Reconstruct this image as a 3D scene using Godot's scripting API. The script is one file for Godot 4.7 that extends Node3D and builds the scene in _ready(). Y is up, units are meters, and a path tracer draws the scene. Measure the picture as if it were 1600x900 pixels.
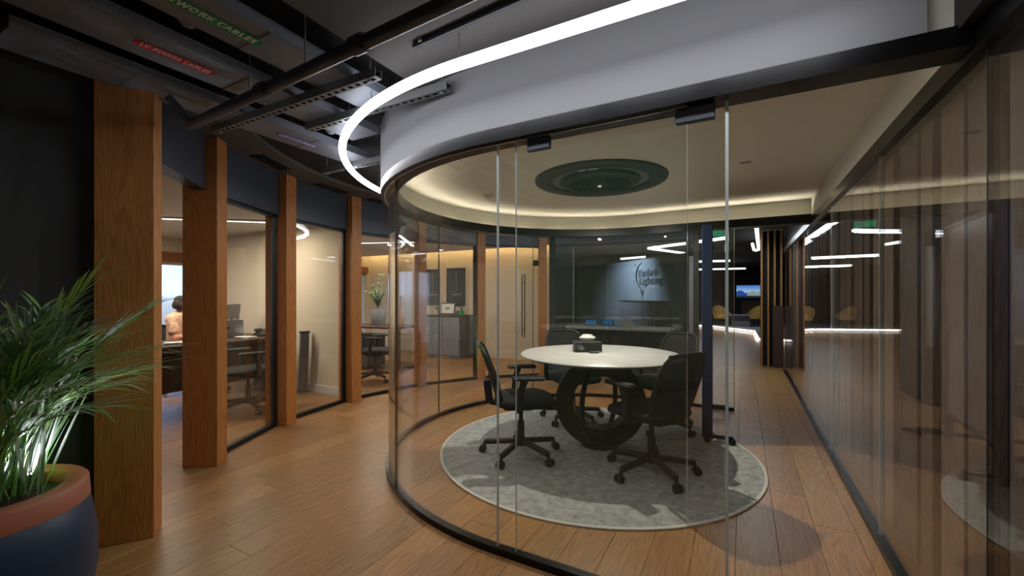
extends Node3D

# ---------------------------------------------------------------- constants
const CX := -1.08          # centre of the round glass room (plan)
const CZ := -3.56
const XR := 0.625          # plane of the glass wall along the passage
const GR := 1.745          # radius of the curved glass
const EYE := 1.28
const CEIL := 2.5

var M := {}
var used := {}

# ---------------------------------------------------------------- small helpers
func numbered(n: String) -> String:
	if not used.has(n):
		used[n] = 0
		return n
	used[n] += 1
	return "%s_%03d" % [n, used[n]]

func mb() -> SurfaceTool:
	var st := SurfaceTool.new()
	st.begin(Mesh.PRIMITIVE_TRIANGLES)
	return st

func tri(st: SurfaceTool, a: Vector3, b: Vector3, c: Vector3, na: Vector3, nb: Vector3, nc: Vector3) -> void:
	var g := (b - a).cross(c - a)
	if g.length_squared() < 1e-16:
		return
	if g.dot(na + nb + nc) > 0.0:
		st.set_normal(na); st.add_vertex(a)
		st.set_normal(nc); st.add_vertex(c)
		st.set_normal(nb); st.add_vertex(b)
	else:
		st.set_normal(na); st.add_vertex(a)
		st.set_normal(nb); st.add_vertex(b)
		st.set_normal(nc); st.add_vertex(c)

func quad(st: SurfaceTool, a: Vector3, b: Vector3, c: Vector3, d: Vector3, n: Vector3) -> void:
	tri(st, a, b, c, n, n, n)
	tri(st, a, c, d, n, n, n)

func quadn(st: SurfaceTool, a: Vector3, b: Vector3, c: Vector3, d: Vector3, na: Vector3, nb: Vector3, nc: Vector3, nd: Vector3) -> void:
	tri(st, a, b, c, na, nb, nc)
	tri(st, a, c, d, na, nc, nd)

# chamfered (or plain) box
func box(st: SurfaceTool, ctr: Vector3, size: Vector3, bs := Basis.IDENTITY, bev := 0.0) -> void:
	var h := size * 0.5
	var ax := [Vector3.RIGHT, Vector3.UP, Vector3.BACK]
	var hh := [h.x, h.y, h.z]
	if bev <= 0.0:
		for k in 3:
			for s in [-1.0, 1.0]:
				var n: Vector3 = ax[k] * s
				var u: Vector3 = ax[(k + 1) % 3] * hh[(k + 1) % 3]
				var v: Vector3 = ax[(k + 2) % 3] * hh[(k + 2) % 3]
				var o: Vector3 = n * hh[k]
				quad(st, ctr + bs * (o - u - v), ctr + bs * (o + u - v), ctr + bs * (o + u + v), ctr + bs * (o - u + v), bs * n)
		return
	var b: float = minf(bev, minf(h.x, minf(h.y, h.z)) * 0.9)
	for k in 3:
		var i := (k + 1) % 3
		var j := (k + 2) % 3
		for s in [-1.0, 1.0]:
			var n: Vector3 = ax[k] * s
			var u: Vector3 = ax[i] * (hh[i] - b)
			var v: Vector3 = ax[j] * (hh[j] - b)
			var o: Vector3 = n * hh[k]
			quad(st, ctr + bs * (o - u - v), ctr + bs * (o + u - v), ctr + bs * (o + u + v), ctr + bs * (o - u + v), bs * n)
		# edges parallel to axis k
		for s in [-1.0, 1.0]:
			for t in [-1.0, 1.0]:
				var w: Vector3 = ax[k] * (hh[k] - b)
				var p1: Vector3 = ax[i] * (s * hh[i]) + ax[j] * (t * (hh[j] - b))
				var p2: Vector3 = ax[i] * (s * (hh[i] - b)) + ax[j] * (t * hh[j])
				quad(st, ctr + bs * (p1 - w), ctr + bs * (p1 + w), ctr + bs * (p2 + w), ctr + bs * (p2 - w), bs * ((ax[i] * s + ax[j] * t).normalized()))
	for sx in [-1.0, 1.0]:
		for sy in [-1.0, 1.0]:
			for sz in [-1.0, 1.0]:
				var n := (bs * Vector3(sx, sy, sz)).normalized()
				tri(st, ctr + bs * Vector3(sx * h.x, sy * (h.y - b), sz * (h.z - b)), ctr + bs * Vector3(sx * (h.x - b), sy * h.y, sz * (h.z - b)), ctr + bs * Vector3(sx * (h.x - b), sy * (h.y - b), sz * h.z), n, n, n)

func yaw(a: float) -> Basis:
	return Basis(Vector3.UP, a)

# box laid from p to q
func bar(st: SurfaceTool, p: Vector3, q: Vector3, w: float, t: float, bev := 0.0, up := Vector3.UP) -> void:
	var d := q - p
	var z := d.normalized()
	if absf(z.dot(up)) > 0.99:
		up = Vector3.RIGHT
	var x := up.cross(z).normalized()
	var y := z.cross(x)
	box(st, (p + q) * 0.5, Vector3(w, t, d.length()), Basis(x, y, z), bev)

func tube(st: SurfaceTool, pts: Array, rad, sides := 10, caps := true) -> void:
	var n := pts.size()
	var prev_x := Vector3.ZERO
	var rings := []
	for i in n:
		var z: Vector3 = (pts[mini(i + 1, n - 1)] - pts[maxi(i - 1, 0)]).normalized()
		var x := prev_x
		if i == 0:
			x = Vector3.UP.cross(z) if absf(z.y) < 0.95 else Vector3.RIGHT.cross(z)
		x = (x - z * x.dot(z)).normalized()
		prev_x = x
		var y := z.cross(x)
		var r: float = rad[i] if rad is Array else rad
		var ring := []
		for k in sides:
			var a := TAU * k / sides
			ring.append([pts[i] + (x * cos(a) + y * sin(a)) * r, x * cos(a) + y * sin(a)])
		rings.append(ring)
	for i in n - 1:
		for k in sides:
			var l := (k + 1) % sides
			quadn(st, rings[i][k][0], rings[i][l][0], rings[i + 1][l][0], rings[i + 1][k][0], rings[i][k][1], rings[i][l][1], rings[i + 1][l][1], rings[i + 1][k][1])
	if caps:
		for e in [0, n - 1]:
			var nz: Vector3 = (pts[0] - pts[1]).normalized() if e == 0 else (pts[n - 1] - pts[n - 2]).normalized()
			for k in sides:
				tri(st, pts[e], rings[e][k][0], rings[e][(k + 1) % sides][0], nz, nz, nz)

# profile = array of Vector2(radius, height); flat shaded along the profile when flat
func lathe(st: SurfaceTool, prof: Array, seg := 32, at := Vector3.ZERO, flat := false) -> void:
	var n := prof.size()
	for i in n - 1:
		var p: Vector2 = prof[i]
		var q: Vector2 = prof[i + 1]
		var d := (q - p).normalized()
		var nn := Vector2(d.y, -d.x)
		var np := nn
		var nq := nn
		if not flat:
			if i > 0:
				var d0: Vector2 = (prof[i] - prof[i - 1]).normalized()
				if d0.dot(d) > 0.6:
					np = (nn + Vector2(d0.y, -d0.x)).normalized()
			if i < n - 2:
				var d1: Vector2 = (prof[i + 2] - prof[i + 1]).normalized()
				if d1.dot(d) > 0.6:
					nq = (nn + Vector2(d1.y, -d1.x)).normalized()
		for k in seg:
			var a := TAU * k / seg
			var b := TAU * (k + 1) / seg
			var ca := Vector3(cos(a), 0, sin(a))
			var cb := Vector3(cos(b), 0, sin(b))
			quadn(st, at + ca * p.x + Vector3.UP * p.y, at + cb * p.x + Vector3.UP * p.y, at + cb * q.x + Vector3.UP * q.y, at + ca * q.x + Vector3.UP * q.y,
				ca * np.x + Vector3.UP * np.y, cb * np.x + Vector3.UP * np.y, cb * nq.x + Vector3.UP * nq.y, ca * nq.x + Vector3.UP * nq.y)

# a wall of thickness between two plan outlines (arrays of Vector2 x,z), y0..y1
func ribbon(st: SurfaceTool, a: Array, b: Array, y0: float, y1: float, ends := true) -> void:
	var n := a.size()
	var nrm := []
	for i in n:
		var t: Vector2 = (a[mini(i + 1, n - 1)] - a[maxi(i - 1, 0)]).normalized()
		var m := Vector2(t.y, -t.x)
		var side: Vector2 = a[i] - b[i]
		if m.dot(side) < 0:
			m = -m
		nrm.append(Vector3(m.x, 0, m.y))
	for i in n - 1:
		var a0 := Vector3(a[i].x, 0, a[i].y)
		var a1 := Vector3(a[i + 1].x, 0, a[i + 1].y)
		var b0 := Vector3(b[i].x, 0, b[i].y)
		var b1 := Vector3(b[i + 1].x, 0, b[i + 1].y)
		var lo := Vector3.UP * y0
		var hi := Vector3.UP * y1
		quadn(st, a0 + lo, a1 + lo, a1 + hi, a0 + hi, nrm[i], nrm[i + 1], nrm[i + 1], nrm[i])
		quadn(st, b0 + lo, b1 + lo, b1 + hi, b0 + hi, -nrm[i], -nrm[i + 1], -nrm[i + 1], -nrm[i])
		quad(st, a0 + hi, a1 + hi, b1 + hi, b0 + hi, Vector3.UP)
		quad(st, a0 + lo, a1 + lo, b1 + lo, b0 + lo, Vector3.DOWN)
	if ends:
		for e in [0, n - 1]:
			var o: int = 1 if e == 0 else n - 2
			var d2: Vector2 = (a[e] - a[o]).normalized()
			quad(st, Vector3(a[e].x, y0, a[e].y), Vector3(b[e].x, y0, b[e].y), Vector3(b[e].x, y1, b[e].y), Vector3(a[e].x, y1, a[e].y), Vector3(d2.x, 0, d2.y))

func polar(r: float, deg: float) -> Vector2:
	var a := deg_to_rad(deg)
	return Vector2(CX - r * cos(a), CZ + r * sin(a))

func p3(v: Vector2, y: float) -> Vector3:
	return Vector3(v.x, y, v.y)

func arc(r: float, d0: float, d1: float, n: int) -> Array:
	var out := []
	for i in n + 1:
		out.append(polar(r, lerpf(d0, d1, float(i) / n)))
	return out

# the U of the round room: front straight, half circle, back straight
func ushape(r: float, x_front: float, x_back: float, n := 48) -> Array:
	var out := []
	out.append(Vector2(x_front, CZ + r))
	for i in n + 1:
		out.append(polar(r, lerpf(90, -90, float(i) / n)))
	out.append(Vector2(x_back, CZ - r))
	return out

func part(called: String, st, mat: Material, parent: Node = self) -> MeshInstance3D:
	var o := MeshInstance3D.new()
	o.mesh = st if st is Mesh else st.commit()
	o.material_override = mat
	if parent == self:
		o.name = numbered(called)
		add_child(o)
	else:
		o.name = called
		parent.add_child(o, true)
	return o

func tag(o: Node, label: String, category := "", group := "", kind := "") -> Node:
	o.set_meta("label", label)
	if category: o.set_meta("category", category)
	if group: o.set_meta("group", group)
	if kind: o.set_meta("kind", kind)
	return o

func thing(called: String, label: String, category: String, at := Vector3.ZERO, turn := 0.0, group := "") -> Node3D:
	var o := Node3D.new()
	o.name = numbered(called)
	add_child(o)
	o.position = at
	o.rotation.y = turn
	tag(o, label, category, group)
	return o

func setting(called: String, label: String, category: String) -> Node3D:
	var o := thing(called, label, category)
	o.set_meta("kind", "structure")
	return o

func copy(src: Node3D, at: Vector3, turn: float, label: String) -> Node3D:
	var c: Node3D = src.duplicate()
	c.name = numbered(String(src.name))
	add_child(c)
	c.position = at
	c.rotation.y = turn
	c.set_meta("label", label)
	return c

func mat(col: Color, rough := 0.6, metal := 0.0) -> StandardMaterial3D:
	var m := StandardMaterial3D.new()
	m.albedo_color = col
	m.roughness = rough
	m.metallic = metal
	return m

func glow(col: Color, e: float) -> StandardMaterial3D:
	var m := mat(col, 0.5)
	m.emission_enabled = true
	m.emission = col
	m.emission_energy_multiplier = e
	return m

func glass(col: Color, alpha: float) -> StandardMaterial3D:
	var m := mat(Color(col.r, col.g, col.b, alpha), 0.0)
	m.transparency = BaseMaterial3D.TRANSPARENCY_ALPHA
	m.cull_mode = BaseMaterial3D.CULL_DISABLED
	return m

func omni(at: Vector3, col: Color, e: float, size := 0.03) -> OmniLight3D:
	var l := OmniLight3D.new()
	l.name = "lamp"
	l.light_color = col
	l.light_energy = e
	l.light_size = size
	l.omni_range = 30.0
	l.omni_attenuation = 2.0
	l.shadow_enabled = true
	add_child(l, true)
	l.position = at
	return l

func area(at: Vector3, look: Vector3, size: Vector2, col: Color, e: float, along := Vector3.RIGHT) -> AreaLight3D:
	var l := AreaLight3D.new()
	l.name = "lamp"
	l.light_color = col
	l.light_energy = e
	l.area_size = size
	l.area_range = 30.0
	l.area_attenuation = 2.0
	l.shadow_enabled = true
	add_child(l, true)
	var z := -look.normalized()
	var x := (along - z * along.dot(z)).normalized()
	l.transform = Transform3D(Basis(x, z.cross(x), z), at)
	return l

# ---------------------------------------------------------------- textures
func seamless(seed_: int, freq: float, n: int, oct := 4, kind := FastNoiseLite.TYPE_SIMPLEX_SMOOTH) -> Image:
	var f := FastNoiseLite.new()
	f.seed = seed_
	f.noise_type = kind
	f.frequency = freq
	f.fractal_octaves = oct
	return f.get_seamless_image(n, n)

# grain texture; it is stretched along the grain by the material's uv scale
func wood_tex(seed_: int, light: Color, dark: Color, n := 512) -> ImageTexture:
	var a := seamless(seed_, 0.006, n, 3)
	var b := seamless(seed_ + 1, 0.09, n, 3)
	var c := seamless(seed_ + 2, 0.3, n, 2)
	var im := Image.create(n, n, false, Image.FORMAT_RGB8)
	for y in n:
		for x in n:
			var v := a.get_pixel(x, y).r
			var ring := 0.5 + 0.5 * sin(v * 46.0)
			var t: float = 0.34 * ring * ring + 0.42 * b.get_pixel(x, y).r + 0.34 * c.get_pixel(x, y).r
			im.set_pixel(x, y, light.lerp(dark, clampf(t * 1.25 - 0.12, 0, 1)))
	return ImageTexture.create_from_image(im)

func wood_mat(tex: Texture2D, tint: Color, uvs: Vector3, off: Vector3, rough: float, world := false) -> StandardMaterial3D:
	var m := mat(tint, rough)
	m.albedo_texture = tex
	m.uv1_triplanar = true
	m.uv1_world_triplanar = world
	m.uv1_scale = uvs
	m.uv1_offset = off
	m.uv1_triplanar_sharpness = 8.0
	return m

func speckle_tex(seed_: int, lo: Color, hi: Color, freq: float, veins: float, n := 512) -> ImageTexture:
	var a := seamless(seed_, freq, n, 5)
	var b := seamless(seed_ + 5, freq * 0.6, n, 4)
	var c := seamless(seed_ + 9, 0.35, n, 2)
	var im := Image.create(n, n, false, Image.FORMAT_RGB8)
	for y in n:
		for x in n:
			var t: float = 0.55 * a.get_pixel(x, y).r + 0.25 * c.get_pixel(x, y).r + 0.2 * b.get_pixel(x, y).r
			var col := lo.lerp(hi, clampf((t - 0.25) * 2.0, 0, 1))
			var v := absf(b.get_pixel(x, y).r - 0.5)
			if v < 0.016 and a.get_pixel(x, y).r < 0.52:
				col = col.lerp(lo * 0.55, veins * (1.0 - v / 0.016))
			im.set_pixel(x, y, col)
	return ImageTexture.create_from_image(im)

func make_materials() -> void:
	var oak := wood_tex(11, Color(0.78, 0.55, 0.31), Color(0.60, 0.38, 0.18))
	var plank := wood_tex(31, Color(0.72, 0.55, 0.355), Color(0.51, 0.365, 0.215))
	var ash := wood_tex(51, Color(0.64, 0.57, 0.51), Color(0.49, 0.42, 0.37))
	M.column = []
	for k in 3:
		M.column.append(wood_mat(oak, [Color(1, 1, 1), Color(0.96, 0.94, 0.92), Color(1.0, 0.97, 0.93)][k], Vector3(2.6, 0.15, 2.6), Vector3(0.31 * k, 0.17 * k, 0.53 * k), 0.45))
	M.plank = []
	for k in 8:
		var g: float = [1.0, 0.94, 0.97, 1.03, 0.91, 0.98, 0.95, 1.02][k]
		M.plank.append(wood_mat(plank, Color(g, g * [1.0, 0.98, 1.01, 0.99, 1.0, 0.97, 1.0, 1.01][k], g * [1.0, 0.96, 1.02, 0.97, 1.0, 0.95, 1.01, 1.0][k]), Vector3(2.6, 1.0, 0.16), Vector3(0.37 * k, 0, 0.23 * k), 0.36))
	M.floor_far = wood_mat(plank, Color(0.9, 0.89, 0.88), Vector3(1.4, 1.0, 0.3), Vector3.ZERO, 0.35, true)
	M.batten = []
	for k in 4:
		var g: float = [1.0, 0.85, 1.08, 0.92][k]
		M.batten.append(wood_mat(ash, Color(g, g, g), Vector3(2.0, 0.25, 2.0), Vector3(0.3 * k, 0.11 * k, 0.45 * k), 0.6))
	M.slat_gold = wood_mat(oak, Color(0.95, 0.95, 0.92), Vector3(3, 0.3, 3), Vector3(0.2, 0, 0.6), 0.5)
	M.desk_wood = wood_mat(ash, Color(0.50, 0.38, 0.31), Vector3(0.5, 2.5, 2.5), Vector3.ZERO, 0.45)
	M.lintel_wood = wood_mat(oak, Color(0.75, 0.68, 0.64), Vector3(2.5, 2.5, 0.4), Vector3.ZERO, 0.5)
	M.rug = mat(Color(0.95, 0.95, 0.95), 0.95)
	M.rug.albedo_texture = speckle_tex(71, Color(0.56, 0.58, 0.57), Color(0.72, 0.735, 0.72), 0.03, 1.0)
	M.rug.uv1_triplanar = true
	M.rug.uv1_scale = Vector3(0.8, 0.8, 0.8)
	M.rug.heightmap_enabled = true
	M.rug.heightmap_texture = ImageTexture.create_from_image(seamless(4, 0.45, 512, 2))
	M.rug.heightmap_scale = 0.25
	M.rug_edge = mat(Color(0.80, 0.80, 0.77), 0.95)
	M.table_top = mat(Color(1, 1, 1), 0.38)
	M.table_top.albedo_texture = speckle_tex(91, Color(0.72, 0.73, 0.71), Color(0.82, 0.83, 0.81), 0.012, 0.25)
	M.table_top.uv1_triplanar = true
	M.table_top.uv1_scale = Vector3(0.35, 1.0, 1.4)
	M.black = mat(Color(0.055, 0.058, 0.065), 0.42)
	M.black_metal = mat(Color(0.05, 0.055, 0.065), 0.3, 0.4)
	M.black_plastic = mat(Color(0.06, 0.065, 0.075), 0.5)
	M.table_base = mat(Color(0.045, 0.05, 0.06), 0.35)
	M.chair_seat = mat(Color(0.085, 0.088, 0.10), 0.9)
	M.chair_mesh = mat(Color(0.10, 0.105, 0.12, 0.82), 0.8)
	M.chair_mesh.transparency = BaseMaterial3D.TRANSPARENCY_ALPHA
	M.chair_lumbar = mat(Color(0.07, 0.11, 0.20), 0.6)
	M.chrome = mat(Color(0.75, 0.76, 0.78), 0.25, 0.9)
	M.steel = mat(Color(0.55, 0.56, 0.58), 0.4, 0.6)
	M.drum = mat(Color(0.55, 0.555, 0.57), 0.85)
	M.cream = mat(Color(0.90, 0.89, 0.84), 0.9)
	M.beige = mat(Color(0.80, 0.75, 0.66), 0.9)
	M.white = mat(Color(0.82, 0.82, 0.80), 0.8)
	M.office_ceiling = mat(Color(0.80, 0.79, 0.76), 0.9)
	M.slab = mat(Color(0.10, 0.10, 0.105), 0.9)
	M.soffit = mat(Color(0.34, 0.335, 0.33), 0.9)
	M.fascia = mat(Color(0.23, 0.26, 0.30), 0.4)
	M.tray = mat(Color(0.45, 0.475, 0.52), 0.55)
	M.pipe = mat(Color(0.19, 0.21, 0.25), 0.4)
	M.strut = mat(Color(0.44, 0.45, 0.45), 0.45, 0.2)
	M.dark_wall = mat(Color(0.19, 0.20, 0.205), 0.8)
	M.far_dark = mat(Color(0.10, 0.105, 0.11), 0.8)
	M.logo_wall = mat(Color(0.42, 0.46, 0.49), 0.7)
	M.bulkhead = mat(Color(0.10, 0.10, 0.105), 0.6)
	M.pane = glass(Color(0.45, 0.52, 0.48), 0.025)
	M.pane_green = glass(Color(0.40, 0.55, 0.47), 0.06)
	M.pane_smoke = glass(Color(0.34, 0.31, 0.29), 0.07)
	M.pane_dark = glass(Color(0.04, 0.06, 0.07), 0.12)
	M.pane_edge = mat(Color(0.78, 0.84, 0.84), 0.15)
	M.joint = mat(Color(0.12, 0.13, 0.13), 0.4)
	M.led = glow(Color(1.0, 0.98, 0.95), 3.0)
	M.led_ring = glow(Color(0.98, 0.98, 1.0), 6.0)
	M.led_far = glow(Color(0.95, 0.98, 1.0), 2.5)
	M.led_warm = glow(Color(1.0, 0.86, 0.62), 3.0)
	M.led_soft = glow(Color(1.0, 0.95, 0.85), 0.5)
	M.lens = glow(Color(1.0, 0.95, 0.86), 0.5)
	M.pot = mat(Color(0.09, 0.18, 0.29), 0.45)
	M.copper = mat(Color(0.62, 0.38, 0.29), 0.5)
	M.soil = mat(Color(0.13, 0.10, 0.08), 1.0)
	M.leaf = []
	for c in [Color(0.36, 0.58, 0.16), Color(0.28, 0.49, 0.15), Color(0.47, 0.64, 0.20), Color(0.22, 0.41, 0.14)]:
		var m := mat(c, 0.55)
		m.backlight_enabled = true
		m.backlight = Color(0.5, 0.5, 0.5)
		m.cull_mode = BaseMaterial3D.CULL_DISABLED
		M.leaf.append(m)
	M.stem = mat(Color(0.38, 0.50, 0.20), 0.5)
	M.grey_pot = mat(Color(0.45, 0.46, 0.48), 0.7)
	M.red = mat(Color(0.85, 0.12, 0.18), 0.5)
	M.green = mat(Color(0.05, 0.60, 0.36), 0.5)
	M.blue = mat(Color(0.24, 0.26, 0.75), 0.5)
	M.print_white = mat(Color(0.86, 0.88, 0.88), 0.6)
	M.logo_ink = mat(Color(0.06, 0.09, 0.11), 0.6)
	M.skin = mat(Color(0.72, 0.47, 0.36), 0.6)
	M.hair = mat(Color(0.17, 0.13, 0.11), 0.85)
	M.blouse = mat(Color(1, 1, 1), 0.85)
	M.blouse.albedo_texture = speckle_tex(131, Color(0.66, 0.44, 0.34), Color(0.86, 0.78, 0.66), 0.05, 0.6, 128)
	M.blouse.uv1_triplanar = true
	M.blouse.uv1_scale = Vector3(3, 3, 3)
	M.trousers = mat(Color(0.10, 0.11, 0.15), 0.9)
	M.screen_dark = mat(Color(0.16, 0.17, 0.19), 0.25)
	M.silver = mat(Color(0.60, 0.62, 0.65), 0.4, 0.5)
	M.yellow = mat(Color(0.74, 0.60, 0.30), 0.8)
	M.grey_fabric = mat(Color(0.42, 0.42, 0.43), 0.9)
	M.brown = mat(Color(0.28, 0.20, 0.16), 0.7)
	M.tissue_box = mat(Color(0.15, 0.17, 0.18), 0.55)
	M.tissue = mat(Color(0.88, 0.90, 0.88), 0.9)
	M.desk_white = mat(Color(0.80, 0.82, 0.81), 0.5)
	M.cabinet = mat(Color(0.36, 0.36, 0.38), 0.55)
	M.picture = mat(Color(0.12, 0.125, 0.14), 0.4)
	M.exit_green = glow(Color(0.02, 0.55, 0.38), 0.7)
	M.post_blue = mat(Color(0.12, 0.20, 0.33), 0.35, 0.3)
	M.board_white = mat(Color(0.80, 0.82, 0.84), 0.3)

# ---------------------------------------------------------------- camera and light
func set_view_and_light() -> void:
	var cam := Camera3D.new()
	cam.name = "camera"
	add_child(cam)
	cam.position = Vector3(0, EYE, 0)
	cam.rotation.y = atan(360.0 / 660.0)
	var near := 0.05
	cam.set_frustum(near * 900.0 / 660.0, Vector2(0, near * 12.0 / 660.0), near, 120.0)
	cam.current = true
	var we := WorldEnvironment.new()
	we.name = "environment"
	var env := Environment.new()
	env.background_mode = Environment.BG_SKY
	var sky := Sky.new()
	var sm := ProceduralSkyMaterial.new()
	sm.sky_top_color = Color(0.42, 0.56, 0.80)
	sm.sky_horizon_color = Color(0.72, 0.80, 0.92)
	sm.ground_horizon_color = Color(0.62, 0.68, 0.76)
	sm.ground_bottom_color = Color(0.45, 0.47, 0.50)
	sm.energy_multiplier = 2.4
	sky.sky_material = sm
	env.sky = sky
	env.background_energy_multiplier = 1.0
	env.tonemap_mode = Environment.TONE_MAPPER_LINEAR
	env.tonemap_exposure = 1.0
	env.sdfgi_enabled = true
	env.ssao_enabled = true
	env.ssil_enabled = true
	we.environment = env
	add_child(we)
	area(Vector3(0.22, 2.38, 1.1), Vector3.DOWN, Vector2(0.10, 1.8), Color(1.0, 0.95, 0.88), E_RECEPTION)

# ---------------------------------------------------------------- setting
func build_floor() -> void:
	var fl := setting("floor", "warm oak plank floor running under the round glass room", "floor")
	var base := mb()
	box(base, Vector3(-3.0, -0.062, -9.3), Vector3(14.5, 0.08, 26.0))
	part("subfloor", base, M.brown, fl)
	var rng := RandomNumberGenerator.new()
	rng.seed = 7
	# planks laid one by one near the camera
	var w := 0.19
	var z0 := 0.35
	var z1 := -8.6
	var x := -4.4
	var mesh_by_len := {}
	while x < 0.62:
		var wide := minf(w, 0.62 - x)
		var z := z0 + rng.randf() * 0.8
		while z > z1:
			var ln: float = [1.2, 1.5, 1.8][rng.randi() % 3]
			var a := minf(z, z0)
			var b := maxf(z - ln, z1)
			z -= ln
			if a - b < 0.12:
				continue
			var key := "%d_%d" % [roundi((a - b) * 1000), roundi(wide * 1000)]
			if not mesh_by_len.has(key):
				var s := mb()
				box(s, Vector3.ZERO, Vector3(wide - 0.0014, 0.022, a - b - 0.0014), Basis.IDENTITY, 0.001)
				mesh_by_len[key] = s.commit()
			var o := part("plank", mesh_by_len[key], M.plank[rng.randi() % 8], fl)
			o.position = Vector3(x + wide * 0.5, -0.011, (a + b) * 0.5)
		x += w
	var far := mb()
	box(far, Vector3(-6.9, -0.011, -4.1), Vector3(4.99, 0.022, 9.0))
	box(far, Vector3(-3.0, -0.011, -15.4), Vector3(14.0, 0.022, 13.59))
	box(far, Vector3(-3.0, -0.011, 1.8), Vector3(14.0, 0.022, 2.88))
	box(far, Vector3(2.33, -0.011, -4.1), Vector3(3.4, 0.022, 9.0))
	part("far_planking", far, M.floor_far, fl)

func build_ceiling() -> void:
	var c := setting("ceiling", "dark exposed concrete ceiling over the office", "ceiling")
	var s := mb()
	box(s, Vector3(-3.0, CEIL + 0.06, -9.3), Vector3(14.5, 0.12, 26.0))
	part("slab", s, M.slab, c)
	# plastered ring round the columns
	var r := mb()
	ribbon(r, arc(2.72, 54, -100, 60), arc(3.30, 54, -100, 60), CEIL - 0.03, CEIL)
	part("plaster_ring", r, M.soffit, c)
	# plastered soffit over the drum, right of the trays
	var p := mb()
	box(p, Vector3(-0.36, CEIL - 0.04, -3.0), Vector3(2.4, 0.08, 7.8))
	part("plaster_soffit", p, M.soffit, c)
	# linear slot diffusers near the plaster ring
	for q in [[26.0, 2.95], [8.0, 2.98], [-7.0, 2.98]]:
		for k in 3:
			var v := polar(q[1] - 0.045 * k, q[0])
			var sl := mb()
			var tn := polar(q[1], q[0] + 1) - polar(q[1], q[0] - 1)
			box(sl, p3(v, CEIL - 0.034), Vector3(0.42, 0.012, 0.022), yaw(-atan2(tn.y, tn.x)))
			part("slot", sl, M.black, c)

func build_drum() -> void:
	var d := setting("wall_drum", "grey plaster drum above the curved glass room", "wall")
	var s := mb()
	ribbon(s, ushape(1.805, 0.50, XR + 0.1), ushape(1.775, 0.50, XR + 0.1), 2.09, CEIL)
	part("outer_band", s, M.drum, d)
	s = mb()
	ribbon(s, ushape(1.775, XR, XR), ushape(1.75, XR, XR), 2.092, 2.33)
	part("inner_band", s, M.cream, d)
	# ceiling of the round room
	var a := ushape(1.76, XR + 0.1, XR + 0.1)
	s = mb()
	for i in a.size() - 1:
		for y in [2.28, 2.33]:
			tri(s, Vector3(CX + 0.4, y, CZ), p3(a[i], y), p3(a[i + 1], y), Vector3.DOWN, Vector3.DOWN, Vector3.DOWN)
	tri(s, Vector3(CX + 0.4, 2.28, CZ), p3(a[0], 2.28), p3(a[a.size() - 1], 2.28), Vector3.DOWN, Vector3.DOWN, Vector3.DOWN)
	part("room_ceiling", s, M.cream, d)
	s = mb()
	box(s, Vector3(XR + 0.02, 2.18, CZ), Vector3(0.05, 0.21, 3.4))
	part("side_band", s, M.white, d)

func pane_arc(d0: float, d1: float, r: float, y0: float, y1: float) -> SurfaceTool:
	var s := mb()
	ribbon(s, arc(r + 0.006, d0, d1, 20), arc(r - 0.006, d0, d1, 20), y0, y1)
	return s

func build_round_glass() -> void:
	var g := setting("wall_curved", "curved frameless glass wall with black rails round the meeting room", "glass wall")
	var j := [90.0, 58.0, 0.0, -45.0, -90.0]
	for i in 4:
		part("pane", pane_arc(j[i] - 0.06, j[i + 1] + 0.06, GR, 0.03, 2.03), M.pane, g)
	for a in [58.0, 0.0, -45.0]:
		var s0 := mb()
		var v := polar(GR, a)
		box(s0, p3(v, 1.03), Vector3(0.014, 2.0, 0.004), yaw(deg_to_rad(a)))
		part("pane_joint", s0, M.joint, g)
	# flat panes: front and back
	for r in [[-1.07, -0.965, 1.0], [-0.195, -0.056, 1.0], [-1.07, -0.085, -1.0]]:
		var s1 := mb()
		box(s1, Vector3((r[0] + r[1]) * 0.5, 1.03, CZ + GR * r[2]), Vector3(r[1] - r[0] - 0.004, 2.0, 0.012))
		part("pane", s1, M.pane, g)
	for e in [[-1.070, 1.0, 0.005], [-0.052, 1.0, 0.011], [-0.08, -1.0, 0.008]]:
		var s2 := mb()
		box(s2, Vector3(e[0], 1.03, CZ + GR * e[1]), Vector3(e[2], 2.0, 0.014))
		part("polished_edge", s2, M.pane_edge, g)
	for e in [-0.967, -0.193]:
		var s2 := mb()
		box(s2, Vector3(e, 1.03, CZ + GR), Vector3(0.0008, 2.0, 0.0122))
		part("pane_joint", s2, M.pane_edge, g)
	# black rails
	var s := mb()
	ribbon(s, ushape(GR + 0.06, XR + 0.02, XR + 0.02), ushape(GR - 0.06, XR + 0.02, XR + 0.02), 2.028, 2.092)
	part("top_rail", s, M.black_metal, g)
	s = mb()
	ribbon(s, ushape(GR - 0.055, XR + 0.02, XR + 0.02), ushape(GR - 0.06, XR + 0.02, XR + 0.02), 2.092, 2.117)
	part("rail_lip", s, M.black_metal, g)
	s = mb()
	ribbon(s, ushape(GR + 0.034, -0.19, XR), ushape(GR + 0.026, -0.19, XR), 2.020, 2.029)
	part("rail_bead", s, M.chrome, g)
	s = mb()
	ribbon(s, ushape(GR + 0.022, -0.05, -0.08), ushape(GR - 0.022, -0.05, -0.08), 0.0, 0.035)
	part("floor_track", s, M.black_metal, g)
	# glass door leaf
	var d := setting("door_1", "frameless greenish glass door with grey patch fittings", "door")
	s = mb()
	box(s, Vector3(-0.58, 1.02, CZ + GR), Vector3(0.766, 1.99, 0.012))
	part("pane", s, M.pane_green, d)
	for e in [[-0.845, 0.115], [-0.165, 0.145]]:
		s = mb()
		box(s, Vector3(e[0], 2.0, CZ + GR), Vector3(e[1], 0.065, 0.03), Basis.IDENTITY, 0.003)
		part("patch_fitting", s, M.fascia, d)

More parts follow.
